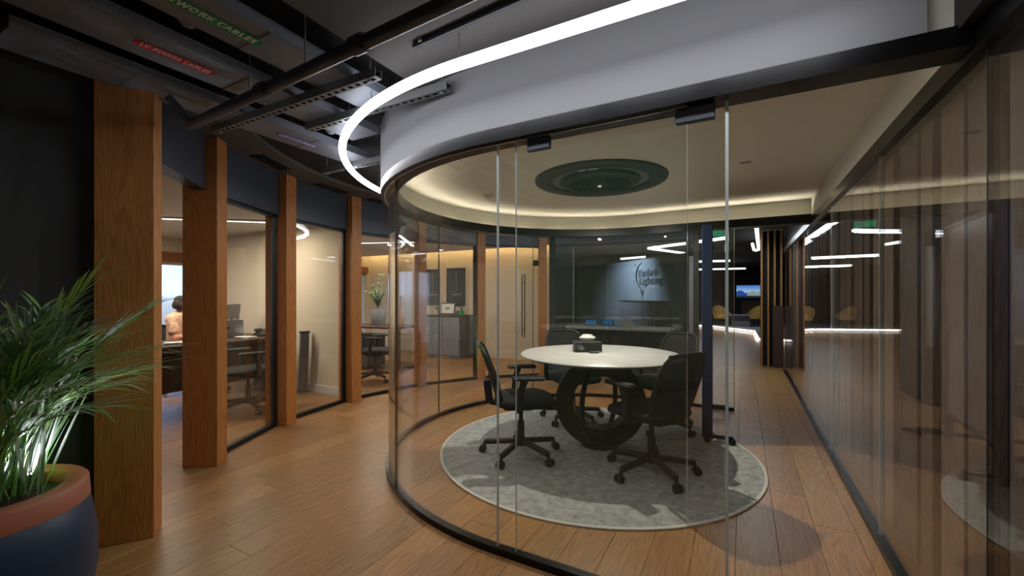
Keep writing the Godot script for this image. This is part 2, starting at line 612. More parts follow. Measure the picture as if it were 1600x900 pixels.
func build_right_wall() -> void:
	var w := setting("wall_right", "tall glass wall with brown timber battens behind it", "glass wall")
	var zs := [1.2, -0.55, -1.74, -2.84, -4.2, -5.6, -7.0, -8.45]
	for i in zs.size() - 1:
		var s := mb()
		box(s, Vector3(XR + 0.006, 1.02, (zs[i] + zs[i + 1]) * 0.5), Vector3(0.012, 1.98, zs[i] - zs[i + 1] - 0.008))
		part("pane", s, M.pane_smoke, w)
		if i > 0:
			var e := mb()
			box(e, Vector3(XR + 0.006, 1.02, zs[i]), Vector3(0.014, 1.98, 0.005))
			part("pane_joint", e, M.pane_edge if i > 2 else M.joint, w)
	var s3 := mb()
	box(s3, Vector3(XR + 0.004, 0.02, -3.6), Vector3(0.05, 0.04, 9.7))
	part("floor_track", s3, M.black_metal, w)
	s3 = mb()
	box(s3, Vector3(XR + 0.01, 2.04, -3.6), Vector3(0.06, 0.075, 9.7))
	part("top_rail", s3, M.black_metal, w)
	# battens: front boards and recessed dark boards; a few open gaps between
	var x0 := XR + 0.10
	var z := 0.9
	var rng := RandomNumberGenerator.new()
	rng.seed = 5
	var n := 0
	while z > -8.4:
		var wide: float = [0.20, 0.13, 0.24, 0.16][n % 4]
		var s := mb()
		box(s, Vector3(x0, 1.03, z - wide * 0.5), Vector3(0.04, 2.0, wide), Basis.IDENTITY, 0.003)
		part("batten", s, M.batten[rng.randi() % 4], w)
		z -= wide
		var gap: float = [0.09, 0.05, 0.11, 0.03][n % 4]
		if n % 5 != 3:
			var r := mb()
			box(r, Vector3(x0 + 0.07, 1.03, z - gap * 0.5), Vector3(0.03, 2.0, gap + 0.06))
			part("recessed_batten", r, M.batten[(n + 1) % 4], w)
		z -= gap
		n += 1
	# black bulkhead over the glass
	var b := setting("trim_1", "black bulkhead above the glass wall beside the passage", "bulkhead")
	var sb := mb()
	box(sb, Vector3(0.90, 2.29, -0.3), Vector3(0.66, 0.42, 3.0))
	box(sb, Vector3(1.00, 2.29, -5.2), Vector3(0.66, 0.42, 6.9))
	part("casing", sb, M.bulkhead, b)
	# room behind the battens
	var k := setting("wall_back_room", "plain wall of the room behind the timber battens", "wall")
	var sk := mb()
	box(sk, Vector3(2.6, 1.25, -4.0), Vector3(0.1, 2.5, 12.0))
	part("plaster", sk, M.beige, k)

func build_shell() -> void:
	var a := setting("wall_left", "dark charcoal wall behind the potted palm", "wall")
	var s := mb()
	bar(s, Vector3(-3.02, CEIL * 0.5, -0.90), Vector3(-3.14, CEIL * 0.5, 3.2), 0.1, CEIL)
	part("plaster", s, M.dark_wall, a)
	var b := setting("wall_rear", "wall behind the viewpoint", "wall")
	s = mb()
	box(s, Vector3(-3.0, CEIL * 0.5, 3.25), Vector3(14.5, CEIL, 0.1))
	part("plaster", s, M.beige, b)
	var r := setting("wall_far_side", "outer wall beyond the corridor", "wall")
	s = mb()
	box(s, Vector3(4.05, CEIL * 0.5, -9.3), Vector3(0.1, CEIL, 25.0))
	part("plaster", s, M.far_dark, r)
	var e := setting("wall_back", "black end wall of the far lounge", "wall")
	s = mb()
	box(s, Vector3(-3.0, CEIL * 0.5, -21.5), Vector3(14.5, CEIL, 0.1))
	part("plaster", s, M.far_dark, e)
	# outer wall with the office windows
	var o := setting("wall_window_side", "outer office wall with tall windows", "wall")
	s = mb()
	var wins := [[0.3, -3.66], [-4.3, -7.40]]
	box(s, Vector3(-8.2, 1.25, 1.75), Vector3(0.2, 2.5, 2.9))
	box(s, Vector3(-8.2, 1.25, -3.98), Vector3(0.2, 2.5, 0.64))
	box(s, Vector3(-8.2, 1.25, -14.46), Vector3(0.2, 2.5, 14.12))
	for q in wins:
		var zc: float = (q[0] + q[1]) * 0.5
		var wz: float = q[0] - q[1]
		box(s, Vector3(-8.2, 0.12, zc), Vector3(0.2, 0.24, wz))
		box(s, Vector3(-8.2, 2.16, zc), Vector3(0.2, 0.68, wz))
	part("plaster", s, M.beige, o)
	var n := 1
	for q in wins:
		var zc: float = (q[0] + q[1]) * 0.5
		var wz: float = q[0] - q[1]
		var win := setting("window_%d" % n, ["tall bright window behind the seated person", "bright window beyond the plant in the second office"][n - 1], "window")
		s = mb()
		box(s, Vector3(-8.2, 1.03, zc), Vector3(0.012, 1.58, wz))
		part("pane", s, M.pane, win)
		s = mb()
		for t in 4:
			box(s, Vector3(-8.2, 1.03, lerpf(q[0] - 0.02, q[1] + 0.02, t / 3.0)), Vector3(0.06, 1.58, 0.04))
		box(s, Vector3(-8.2, 1.8, zc), Vector3(0.06, 0.04, wz))
		box(s, Vector3(-8.2, 0.26, zc), Vector3(0.06, 0.04, wz))
		part("frame", s, M.white, win)
		s = mb()
		box(s, Vector3(-8.07, 1.90, zc), Vector3(0.06, 0.16, wz))
		part("wood_pelmet", s, M.lintel_wood, win)
		n += 1

func ring_out(deg: float) -> Vector2:
	# where the ray from the round room's centre meets the offices' outer box
	var v := polar(1.0, deg) - Vector2(CX, CZ)
	var t := 1e9
	if v.x < -0.01: t = minf(t, (-8.15 - CX) / v.x)
	if v.y < -0.01: t = minf(t, (-7.22 - CZ) / v.y)
	if v.y > 0.01: t = minf(t, (0.8 - CZ) / v.y)
	return Vector2(CX, CZ) + v * t

const COLS := [55.2, 36.5, 17.9, -0.3, -20.2, -37.9, -56.4]

func build_offices() -> void:
	# ceiling of the two offices
	var c := setting("ceiling_offices", "white ceiling of the glazed offices", "ceiling")
	var s := mb()
	var inner := []
	var outer := []
	for i in 41:
		var dg := lerpf(53.0, -60.0, i / 40.0)
		inner.append(polar(3.26, dg))
		outer.append(ring_out(dg))
	ribbon(s, inner, outer, 2.22, 2.27)
	part("plaster", s, M.office_ceiling, c)
	s = mb()
	box(s, Vector3(-5.6, 2.45, -7.35), Vector3(5.2, 0.04, 0.3))
	box(s, Vector3(-5.6, 2.33, -7.20), Vector3(5.2, 0.22, 0.04))
	part("light_cove", s, M.office_ceiling, c)
	# partitions
	var d := setting("wall_divider", "beige wall between the two glazed offices", "wall")
	s = mb()
	box(s, Vector3(-6.28, 1.11, -3.74), Vector3(3.65, 2.22, 0.1))
	part("plaster", s, M.beige, d)
	s = mb()
	box(s, Vector3(-6.28, 0.05, -3.68), Vector3(3.65, 0.1, 0.015))
	part("baseboard", s, M.white, d)
	var w := setting("wall_picture", "warm wall with framed pictures and a lit cove", "wall")
	s = mb()
	box(s, Vector3(-5.5, 1.25, -7.56), Vector3(5.4, 2.5, 0.1))
	part("plaster", s, M.beige, w)
	var g := setting("wall_office_side", "side wall of the second office", "wall")
	s = mb()
	bar(s, p3(polar(3.2, -59.5), 1.25), Vector3(-2.86, 1.25, -7.6), 0.1, 2.5)
	part("plaster", s, M.dark_wall, g)
	var h := setting("wall_office_rear", "front wall of the first office", "wall")
	s = mb()
	box(s, Vector3(-5.65, 1.25, 0.85), Vector3(5.1, 2.5, 0.1))
	part("plaster", s, M.white, h)
	# columns
	var names := ["widest oak column beside the potted palm, nearest to the viewer", "oak column right of the open office doorway", "oak column between the two clear office panes", "oak column where the two offices meet", "oak column seen through the curved glass, before the second office", "oak column at the black framed pane of the second office", "oak column at the glass door with the long handle"]
	for i in COLS.size():
		var v := polar(3.12, COLS[i])
		var o := thing("oak_column", names[i], "column", p3(v, 0), deg_to_rad(COLS[i]), "oak columns round the corridor")
		s = mb()
		box(s, Vector3(0, CEIL * 0.5 - 0.015, 0), Vector3(0.24 if i < 4 else 0.14, CEIL - 0.03, 0.14 if i < 4 else 0.12), Basis.IDENTITY, 0.003)
		part("cladding", s, M.column[i % 3], o)
	# fascia panels and glazing between the columns
	for i in COLS.size() - 1:
		var a := polar(3.13, COLS[i] - 1.25)
		var b := polar(3.13, COLS[i + 1] + 1.25)
		var f := setting("trim_%d" % (i + 2), "blue grey fascia panel above the %s gap between oak columns" % ["first", "second", "third", "fourth", "fifth", "sixth"][i], "fascia")
		s = mb()
		bar(s, p3(a, 2.285), p3(b, 2.285), 0.10, 0.43)
		part("panel", s, M.fascia, f)
		if i == 0:
			continue
		var g2 := setting("window_%d" % (i + 2), ["", "clear office pane looking onto the desk and laptop", "clear office pane looking onto a blank beige wall", "clear pane in front of the plant desk", "black framed pane in front of the cabinet", "clear glass door panel with a long handle"][i], "glass pane")
		s = mb()
		bar(s, p3(a, 1.06), p3(b, 1.06), 0.012, 2.0)
		part("pane", s, M.pane, g2)
		s = mb()
		bar(s, p3(a, 0.02), p3(b, 0.02), 0.05, 0.04)
		bar(s, p3(a, 2.055), p3(b, 2.055), 0.05, 0.03)
		var u := (b - a).normalized()
		if i in [1, 2, 4]:
			bar(s, p3(b - u * 0.02, 0.04), p3(b - u * 0.02, 2.05), 0.05, 0.035)
		part("frame", s, M.black, g2)
		if i == 5:
			var m := a.lerp(b, 0.72)
			var nn := Vector2(-u.y, u.x)
			if nn.dot(m - Vector2(CX, CZ)) > 0: nn = -nn
			for e in [-1.0, 1.0]:
				s = mb()
				var t: Vector2 = m + nn * (0.075 * e)
				tube(s, [p3(t, 0.62), p3(t, 1.62)], 0.008, 8)
				bar(s, p3(m, 0.75), p3(t, 0.75), 0.014, 0.014)
				bar(s, p3(m, 1.49), p3(t, 1.49), 0.014, 0.014)
				part("pull_handle", s, M.black_metal, g2)
			for y in [0.35, 1.80]:
				s = mb()
				bar(s, p3(b - u * 0.09, y), p3(b, y), 0.03, 0.09)
				part("hinge", s, M.black_metal, g2)
	# smoked glazing carrying on round the corridor
	var k := setting("wall_smoked", "smoked curved glass screen behind the meeting room", "glass wall")
	for q in [[-60.2, -75.0], [-75.3, -88.0], [-88.3, -98.0]]:
		part("pane", pane_arc(q[0], q[1], 3.13, 0.04, 2.07), M.pane_dark, k)
	s = mb()
	ribbon(s, arc(3.155, -60.2, -98.0, 16), arc(3.105, -60.2, -98.0, 16), 0.0, 0.04)
	ribbon(s, arc(3.155, -60.2, -98.0, 16), arc(3.105, -60.2, -98.0, 16), 2.07, 2.11)
	part("frame", s, M.black, k)
	s = mb()
	ribbon(s, arc(3.18, -60.2, -98.0, 16), arc(3.08, -60.2, -98.0, 16), 2.11, CEIL)
	part("panel", s, M.fascia, k)
	s = mb()
	var hv := polar(3.08, -98.0)
	box(s, p3(hv, 1.27), Vector3(0.06, 1.16, 0.03), Basis.IDENTITY, 0.004)
	part("pull_handle", s, M.silver, k)

# ---------------------------------------------------------------- overhead services
func build_led_ring() -> void:
	var o := thing("ring_light", "long curved white tube light hanging round the grey drum", "light")
	var pts := []
	for v in ushape(2.06, 0.42, -0.2, 72):
		pts.append(p3(v, 2.285))
	# even spacing on the straight front
	var s := mb()
	tube(s, pts, 0.024, 12)
	part("diffuser", s, M.led_ring, o)
	for v in ushape(2.06, 0.42, -0.2, 10):
		s = mb()
		tube(s, [p3(v, 2.305), p3(v, CEIL)], 0.0025, 5)
		part("hanger", s, M.steel, o)
	for k in 15:
		var dg := lerpf(84, -84, k / 14.0)
		var tn := polar(2.06, dg - 1) - polar(2.06, dg + 1)
		area(p3(polar(2.06, dg), 2.255), Vector3.DOWN, Vector2(0.42, 0.045), Color(0.98, 0.98, 1.0), E_RING, Vector3(tn.x, 0, tn.y))
	for x in [-0.84, -0.37, 0.10]:
		area(Vector3(x, 2.255, CZ + 2.06), Vector3.DOWN, Vector2(0.42, 0.045), Color(0.98, 0.98, 1.0), E_RING)

func downtext(txt: String, size: float, depth: float, bold := true) -> TextMesh:
	var t := TextMesh.new()
	t.text = txt
	var f := SystemFont.new()
	f.font_names = PackedStringArray(["Droid Sans"])
	f.font_weight = 700 if bold else 400
	var fv := FontVariation.new()
	fv.base_font = f
	fv.variation_transform = Transform2D(Vector2(1, 0), Vector2(0.15, 1), Vector2.ZERO)
	t.font = fv
	t.font_size = 64
	t.pixel_size = size / 64.0
	t.depth = depth
	return t

func pill(ln: float, w: float, t: float) -> SurfaceTool:
	var s := mb()
	var pts := []
	for k in 9:
		var a := lerpf(-PI / 2, PI / 2, k / 8.0)
		pts.append(Vector2(ln / 2 - w / 2 + cos(a) * w / 2, sin(a) * w / 2))
	for k in 9:
		var a := lerpf(PI / 2, PI * 1.5, k / 8.0)
		pts.append(Vector2(-ln / 2 + w / 2 + cos(a) * w / 2, sin(a) * w / 2))
	for k in pts.size():
		var p: Vector2 = pts[k]
		var q: Vector2 = pts[(k + 1) % pts.size()]
		for z in [0.0, t]:
			var n := Vector3(0, 0, 1.0 if z > 0 else -1.0)
			tri(s, Vector3(0, 0, z), Vector3(p.x, p.y, z), Vector3(q.x, q.y, z), n, n, n)
		quad(s, Vector3(p.x, p.y, 0), Vector3(q.x, q.y, 0), Vector3(q.x, q.y, t), Vector3(p.x, p.y, t), Vector3(p.x + q.x, p.y + q.y, 0).normalized())
	return s

func build_services() -> void:
	var rl := thing("reception_light", "slim line light under the ceiling behind the viewpoint", "light", Vector3(0.22, 2.40, 1.1))
	var rs := mb()
	box(rs, Vector3(0, 0.02, 0), Vector3(0.12, 0.04, 1.84), Basis.IDENTITY, 0.004)
	part("profile", rs, M.black_metal, rl)
	rs = mb()
	box(rs, Vector3(0, -0.004, 0), Vector3(0.10, 0.008, 1.8))
	part("diffuser", rs, M.led, rl)
	for z in [-0.8, 0.8]:
		rs = mb()
		tube(rs, [Vector3(0, 0.04, z), Vector3(0, CEIL - 2.40, z)], 0.003, 6)
		part("hanger", rs, M.steel, rl)
	# trays: x range of the bottom, label, its z and words
	var down := Basis(Vector3(0, 0, -1), Vector3(1, 0, 0), Vector3(0, -1, 0))
	var trays := [
		[-1.93, -1.70, M.green, "NETWORK CABLES", -0.87, 0.42, "grey cable tray with the green sticker", -0.50, 2.6],
		[-2.38, -2.13, M.red, "LV POWER CABLES", -0.955, 0.31, "grey cable tray with the red sticker", -0.60, 2.9],
		[-2.84, -2.58, M.blue, "LIGHTING CABLES", -1.865, 0.31, "grey cable tray with the blue sticker", -1.52, 2.0]]
	for t in trays:
		var xc: float = (t[0] + t[1]) * 0.5
		var wd: float = t[1] - t[0]
		var o := thing("cable_tray", t[6], "cable tray", Vector3(xc, 2.36, t[7]), 0, "cable trays under the ceiling")
		var s := mb()
		box(s, Vector3(0, 0.004, 0), Vector3(wd, 0.008, t[8]))
		part("bottom", s, M.tray, o)
		for e in [-1.0, 1.0]:
			s = mb()
			box(s, Vector3(e * wd * 0.5, 0.022, 0), Vector3(0.006, 0.044, t[8]))
			box(s, Vector3(e * (wd * 0.5 + 0.006), 0.043, 0), Vector3(0.014, 0.004, t[8]))
			part("side", s, M.tray, o)
		for z in [t[8] * 0.28, -t[8] * 0.22]:
			s = mb()
			box(s, Vector3(0, -0.002, z), Vector3(wd, 0.003, 0.05))
			part("joint_plate", s, M.tray, o)
		# sticker
		var lab := thing("cable_sticker", "%s pill sticker reading %s" % [["green", "red", "blue"][trays.find(t)], t[3]], "sticker", Vector3(xc, 2.357, t[4]), 0, "stickers on the cable trays")
		lab.basis = down
		part("backing", pill(t[5], 0.056, 0.002), t[2], lab)
		var tm := downtext(t[3], 0.044, 0.002)
		var w2 := tm.get_aabb().size.x
		var mi := part("lettering", tm, M.print_white, lab)
		mi.position = Vector3(0, 0, 0.003)
		mi.scale = Vector3(t[5] * 0.86 / w2, 1, 1)
	# slotted steel channels
	var struts := [[-2.95, -1.46, -1.52, "slotted steel channel crossing under all three cable trays"], [-2.40, -1.72, -1.30, "slotted steel channel between the drum and the ring light"], [-3.12, -2.39, -2.30, "short slotted steel channel nearest the oak columns"]]
	for q in struts:
		var ln: float = q[2] - q[0]
		var o := thing("slotted_channel", q[3], "channel", Vector3((q[0] + q[2]) * 0.5, 2.318, q[1]), 0, "slotted channels carrying the trays")
		var s := mb()
		# the slotted face is built of strips round real holes
		var pitch := 0.052
		var n := int(ln / pitch)
		for sz in [-1.0, 1.0]:
			box(s, Vector3(0, -0.0, sz * 0.0155), Vector3(ln, 0.003, 0.010))
			box(s, Vector3(0, 0.02, sz * 0.0205), Vector3(ln, 0.042, 0.003))
		for k in n + 1:
			box(s, Vector3(-ln / 2 + pitch * 0.2 + (k * pitch) * (ln - pitch * 0.4) / (n * pitch), 0, 0), Vector3(pitch * 0.45, 0.003, 0.022))
		part("slotted_face", s, M.strut, o)
		s = mb()
		box(s, Vector3(0, 0.030, 0), Vector3(ln - 0.01, 0.006, 0.036))
		part("inside", s, M.black, o)
		for e in ([-0.46, 0.46] if struts.find(q) != 1 else [-0.16, 0.46]):
			s = mb()
			tube(s, [Vector3(ln * e, 0.0, 0), Vector3(ln * e, CEIL - 2.318, 0)], 0.005, 6)
			box(s, Vector3(ln * e, -0.006, 0), Vector3(0.022, 0.01, 0.022), Basis.IDENTITY, 0.003)
			part("threaded_rod", s, M.steel, o)
	# pipes
	var p := thing("sprinkler_pipe", "thick dark pipe crossing under the cable trays", "pipe", Vector3(-2.64, 2.22, -1.19))
	var s := mb()
	tube(s, [Vector3(-0.02, -0.005, 0.0), Vector3(2.9, 0.0, 0.16)], 0.026, 14)
	part("pipe_run", s, M.pipe, p)
	for x in [0.72, 1.38]:
		s = mb()
		tube(s, [Vector3(x - 0.03, 0, x * 0.055), Vector3(x + 0.03, 0, (x + 0.06) * 0.055)], 0.034, 14)
		part("coupling", s, M.pipe, p)
	s = mb()
	tube(s, [Vector3(0, 0, 0), Vector3(-0.03, 0.115, 0.10)], 0.02, 10)
	part("branch", s, M.pipe, p)
	for x in [0.60, 1.04, 2.2]:
		s = mb()
		tube(s, [Vector3(x, 0.02, x * 0.055), Vector3(x, CEIL - 2.22, x * 0.055)], 0.004, 6)
		part("hanger", s, M.steel, p)
	var c2 := thing("thin_conduit", "thin dark conduit fixed along the plaster soffit", "conduit", Vector3(-1.30, 2.405, -1.46))
	s = mb()
	tube(s, [Vector3(0, 0, 0), Vector3(1.7, 0, 0.12)], 0.012, 8)
	part("conduit_run", s, M.pipe, c2)
	for x in [0.05, 0.8]:
		s = mb()
		box(s, Vector3(x, 0.008, x * 0.07), Vector3(0.02, 0.02, 0.035))
		part("clip", s, M.steel, c2)
	# small bulb holders and bead lights under the trays
	for q in [[Vector3(-2.03, 2.43, -0.90), "small round detector head beside the green sticker"], [Vector3(-2.48, 2.42, -1.95), "small round detector head inside the ring light"]]:
		var h := thing("smoke_detector", q[1], "detector", q[0], 0, "detector heads among the trays")
		s = mb()
		lathe(s, [Vector2(0, -0.028), Vector2(0.02, -0.026), Vector2(0.034, -0.012), Vector2(0.036, 0.0), Vector2(0.028, 0.004), Vector2(0.028, 0.02), Vector2(0, 0.02)], 20)
		part("housing", s, M.tray, h)
		s = mb()
		tube(s, [Vector3(0, 0.02, 0), Vector3(0, CEIL - q[0].y, 0)], 0.006, 6)
		part("stalk", s, M.steel, h)

# ---------------------------------------------------------------- round room
func build_cassette() -> void:
	var o := thing("ceiling_cassette", "round black air conditioning cassette over the table", "air conditioner", Vector3(CX, 2.28, CZ))
	var s := mb()
	lathe(s, [Vector2(0.405, -0.004), Vector2(0.41, -0.020), Vector2(0.53, -0.024), Vector2(0.555, -0.016), Vector2(0.56, 0.0)], 64)
	part("outer_rim", s, M.black, o)
	s = mb()
	lathe(s, [Vector2(0.33, -0.005), Vector2(0.41, -0.007)], 64)
	part("air_slot", s, M.grey_pot, o)
	s = mb()
	lathe(s, [Vector2(0.0, -0.050), Vector2(0.10, -0.050), Vector2(0.30, -0.046), Vector2(0.335, -0.036), Vector2(0.345, -0.018), Vector2(0.34, -0.005)], 64)
	part("grille_disc", s, M.black_plastic, o)
	# raised grille bars in rings
	s = mb()
	for r in 7:
		var rad := 0.09 + 0.027 * r
		var n := 10 + 4 * r
		for k in n:
			var a := TAU * k / n + r * 0.21
			box(s, Vector3(cos(a) * rad, -0.052, sin(a) * rad), Vector3(0.017, 0.008, 0.017), yaw(-a))
	var gr := part("grille_studs", s, M.black, o)
	gr.set_meta("kind", "stuff")
	s = mb()
	lathe(s, [Vector2(0, -0.062), Vector2(0.012, -0.062), Vector2(0.018, -0.054), Vector2(0.0, -0.05)], 20)
	part("lamp_lens", s, M.lens, o)
	s = mb()
	var bb := yaw(0.0)
	box(s, bb * Vector3(0.02, -0.011, 0.376), Vector3(0.16, 0.008, 0.052), bb, 0.003)
	part("status_plate", s, M.white, o)
	s = mb()
	tube(s, [bb * Vector3(0.01, -0.014, 0.376), bb * Vector3(0.01, -0.019, 0.376)], 0.016, 14)
	part("status_light", s, M.blue, o)
	area(Vector3(CX, 2.216, CZ), Vector3.DOWN, Vector2(0.03, 0.03), Color(1.0, 0.97, 0.90), E_ROOM)
	var cv := thing("rail_strip_light", "warm strip light lying on the rail inside the round room", "light")
	s = mb()
	ribbon(s, ushape(1.722, XR - 0.05, XR - 0.05), ushape(1.714, XR - 0.05, XR - 0.05), 2.092, 2.104)
	part("diffuser", s, M.led_soft, cv)
	for k in 11:
		var dg := lerpf(82, -82, k / 10.0)
		var tn := polar(1.7, dg - 1) - polar(1.7, dg + 1)
		area(p3(polar(1.712, dg), 2.104), Vector3(cos(deg_to_rad(dg)), 0.12, -sin(deg_to_rad(dg))), Vector2(0.5, 0.012), Color(1.0, 0.95, 0.85), E_STRIP, Vector3(tn.x, 0, tn.y))
	for e in [-1.0, 1.0]:
		for x in [-0.8, -0.25, 0.3]:
			area(Vector3(x, 2.104, CZ + 1.712 * e), Vector3(0, 0.12, -e), Vector2(0.5, 0.012), Color(1.0, 0.95, 0.85), E_STRIP)
	var d := thing("ceiling_detector", "small white smoke detector on the cream ceiling", "detector", Vector3(-2.2, 2.28, -3.56))
	s = mb()
	lathe(s, [Vector2(0, -0.035), Vector2(0.03, -0.034), Vector2(0.045, -0.02), Vector2(0.05, -0.006), Vector2(0.05, 0), Vector2(0, 0)], 24)
	part("housing", s, M.white, d)
	d = thing("ceiling_vent", "small slotted vent plate in the cream ceiling", "vent", Vector3(0.02, 2.278, -3.6))
	s = mb()
	box(s, Vector3.ZERO, Vector3(0.09, 0.006, 0.07), Basis.IDENTITY, 0.002)
	part("plate", s, M.cream, d)
	for k in 3:
		s = mb()
		box(s, Vector3(0, -0.004, -0.02 + 0.02 * k), Vector3(0.075, 0.004, 0.008))
		part("slot", s, M.steel, d)
	d = thing("mini_downlight", "tiny round downlight near the back of the cream ceiling", "downlight", Vector3(-0.44, 2.278, -5.1))
	s = mb()
	lathe(s, [Vector2(0, -0.006), Vector2(0.016, -0.006), Vector2(0.02, 0), Vector2(0, 0)], 16)
	part("lens", s, M.lens, d)

func build_rug_table() -> void:
	var r := thing("round_rug", "round grey distressed rug under the meeting table", "rug", Vector3(-1.11, 0, -3.45))
	var s := mb()
	lathe(s, [Vector2(1.252, 0.0), Vector2(1.25, 0.010), Vector2(1.235, 0.012), Vector2(0, 0.012)], 96)
	part("pile", s, M.rug, r)
	s = mb()
	lathe(s, [Vector2(1.25, 0.0), Vector2(1.266, 0.001), Vector2(1.267, 0.010), Vector2(1.26, 0.014), Vector2(1.248, 0.012)], 96)
	part("bound_edge", s, M.rug_edge, r)
	var t := thing("meeting_table", "round white stone meeting table on a black ring base", "table", Vector3(-1.07, 0.012, -3.53))
	s = mb()
	lathe(s, [Vector2(0, 0.755), Vector2(0.655, 0.755), Vector2(0.672, 0.762), Vector2(0.675, 0.768), Vector2(0.670, 0.774), Vector2(0, 0.774)], 96)
	part("tabletop", s, M.table_top, t)
	s = mb()
	lathe(s, [Vector2(0, 0.738), Vector2(0.58, 0.738), Vector2(0.652, 0.752), Vector2(0.655, 0.756), Vector2(0, 0.756)], 64)
	part("underside", s, M.table_base, t)
	# thick ring facing the viewer
	var dirv := Vector2(0.945, -0.325).normalized()
	for q in [[0.0, 0.105, 0.30, 0.145, 0.045], [1.12, 0.022, 0.345, 0.03, 0.0]]:
		var a = -atan2(dirv.y, dirv.x) + q[0]
		var bs := yaw(a)
		s = mb()
		hoop(s, bs, 0.3725, q[2], q[3], q[1])
		part("base_ring", s, M.table_base, t)
	s = mb()
	lathe(s, [Vector2(0, 0.0), Vector2(0.16, 0.0), Vector2(0.16, 0.012), Vector2(0, 0.02)], 32)
	part("foot_plate", s, M.table_base, t)
	# things on the table
	var b := thing("tissue_box", "dark grey tissue box with a white emblem", "tissue box", Vector3(-1.205, 0.786, -3.60), 0.52)
	s = mb()
	box(s, Vector3(0, 0.045, 0), Vector3(0.235, 0.09, 0.125), Basis.IDENTITY, 0.003)
	part("carton", s, M.tissue_box, b)
	s = mb()
	for k in 2:
		var y := 0.088
		var ring0 := []
		var ring1 := []
		var ring2 := []
		for i in 12:
			var an := TAU * i / 12.0
			var wob := 1.0 + 0.18 * sin(i * 2.1 + k)
			ring0.append(Vector3(cos(an) * 0.045, y, sin(an) * 0.012))
			ring1.append(Vector3(cos(an) * 0.066 * wob, y + 0.035, sin(an) * 0.03 * wob + 0.004 * k))
			ring2.append(Vector3(cos(an) * 0.034 * wob, y + 0.066 - 0.006 * k, sin(an) * 0.008))
		for i in 12:
			var l := (i + 1) % 12
			for w in [[ring0, ring1], [ring1, ring2]]:
				var n: Vector3 = (w[0][l] - w[0][i]).cross(w[1][i] - w[0][i]).normalized()
				quad(s, w[0][i], w[0][l], w[1][l], w[1][i], -n)
	part("tissue", s, M.tissue, b)
	s = mb()
	var em := Vector3(-0.075, 0.045, 0.0635)
	for k in 5:
		var an := TAU * k / 5.0 + 0.3
		var rr := 0.030 if k % 2 == 0 else 0.022
		bar(s, em + Vector3(cos(an), sin(an), 0) * 0.008, em + Vector3(cos(an), sin(an), 0) * rr, 0.005, 0.002, 0.0, Vector3.BACK)
	bar(s, em + Vector3(0.0, -0.006, 0), em + Vector3(0.036, -0.014, 0), 0.006, 0.002, 0.0, Vector3.BACK)
	part("emblem", s, M.print_white, b)
	s = mb()
	box(s, Vector3(0.085, 0.008, 0.063), Vector3(0.04, 0.004, 0.002))
	part("small_print", s, M.print_white, b)
	var ph := thing("remote_control", "small black remote lying before the tissue box", "remote", Vector3(-1.12, 0.786, -3.52), 0.55)
	s = mb()
	box(s, Vector3(0, 0.007, 0), Vector3(0.085, 0.014, 0.04), Basis.IDENTITY, 0.004)
	part("body", s, M.black_plastic, ph)
	s = mb()
	for k in 3:
		box(s, Vector3(-0.025 + 0.025 * k, 0.015, 0), Vector3(0.012, 0.003, 0.012), Basis.IDENTITY, 0.001)
	part("button", s, M.steel, ph)

# upright ring: centre height cy, mean radius r, radial thickness w, depth d
func hoop(st: SurfaceTool, bs: Basis, cy: float, r: float, w: float, d: float) -> void:
	var n := 56
	var prof := [Vector2(-w / 2, -d + 0.012), Vector2(-w / 2 + 0.012, -d), Vector2(w / 2 - 0.012, -d), Vector2(w / 2, -d + 0.012), Vector2(w / 2, d - 0.012), Vector2(w / 2 - 0.012, d), Vector2(-w / 2 + 0.012, d), Vector2(-w / 2, d - 0.012)]
	for k in n:
		var a := TAU * k / n
		var b := TAU * (k + 1) / n
		for i in 8:
			var p: Vector2 = prof[i]
			var q: Vector2 = prof[(i + 1) % 8]
			var e := (q - p).normalized()
			var nn := Vector2(e.y, -e.x)
			var ra := Vector3(cos(a), sin(a), 0)
			var rb := Vector3(cos(b), sin(b), 0)
			var o := Vector3(0, cy, 0)
			quadn(st, bs * (o + ra * (r + p.x) + Vector3(0, 0, p.y)), bs * (o + rb * (r + p.x) + Vector3(0, 0, p.y)), bs * (o + rb * (r + q.x) + Vector3(0, 0, q.y)), bs * (o + ra * (r + q.x) + Vector3(0, 0, q.y)),
				bs * (ra * nn.x + Vector3(0, 0, nn.y)), bs * (rb * nn.x + Vector3(0, 0, nn.y)), bs * (rb * nn.x + Vector3(0, 0, nn.y)), bs * (ra * nn.x + Vector3(0, 0, nn.y)))

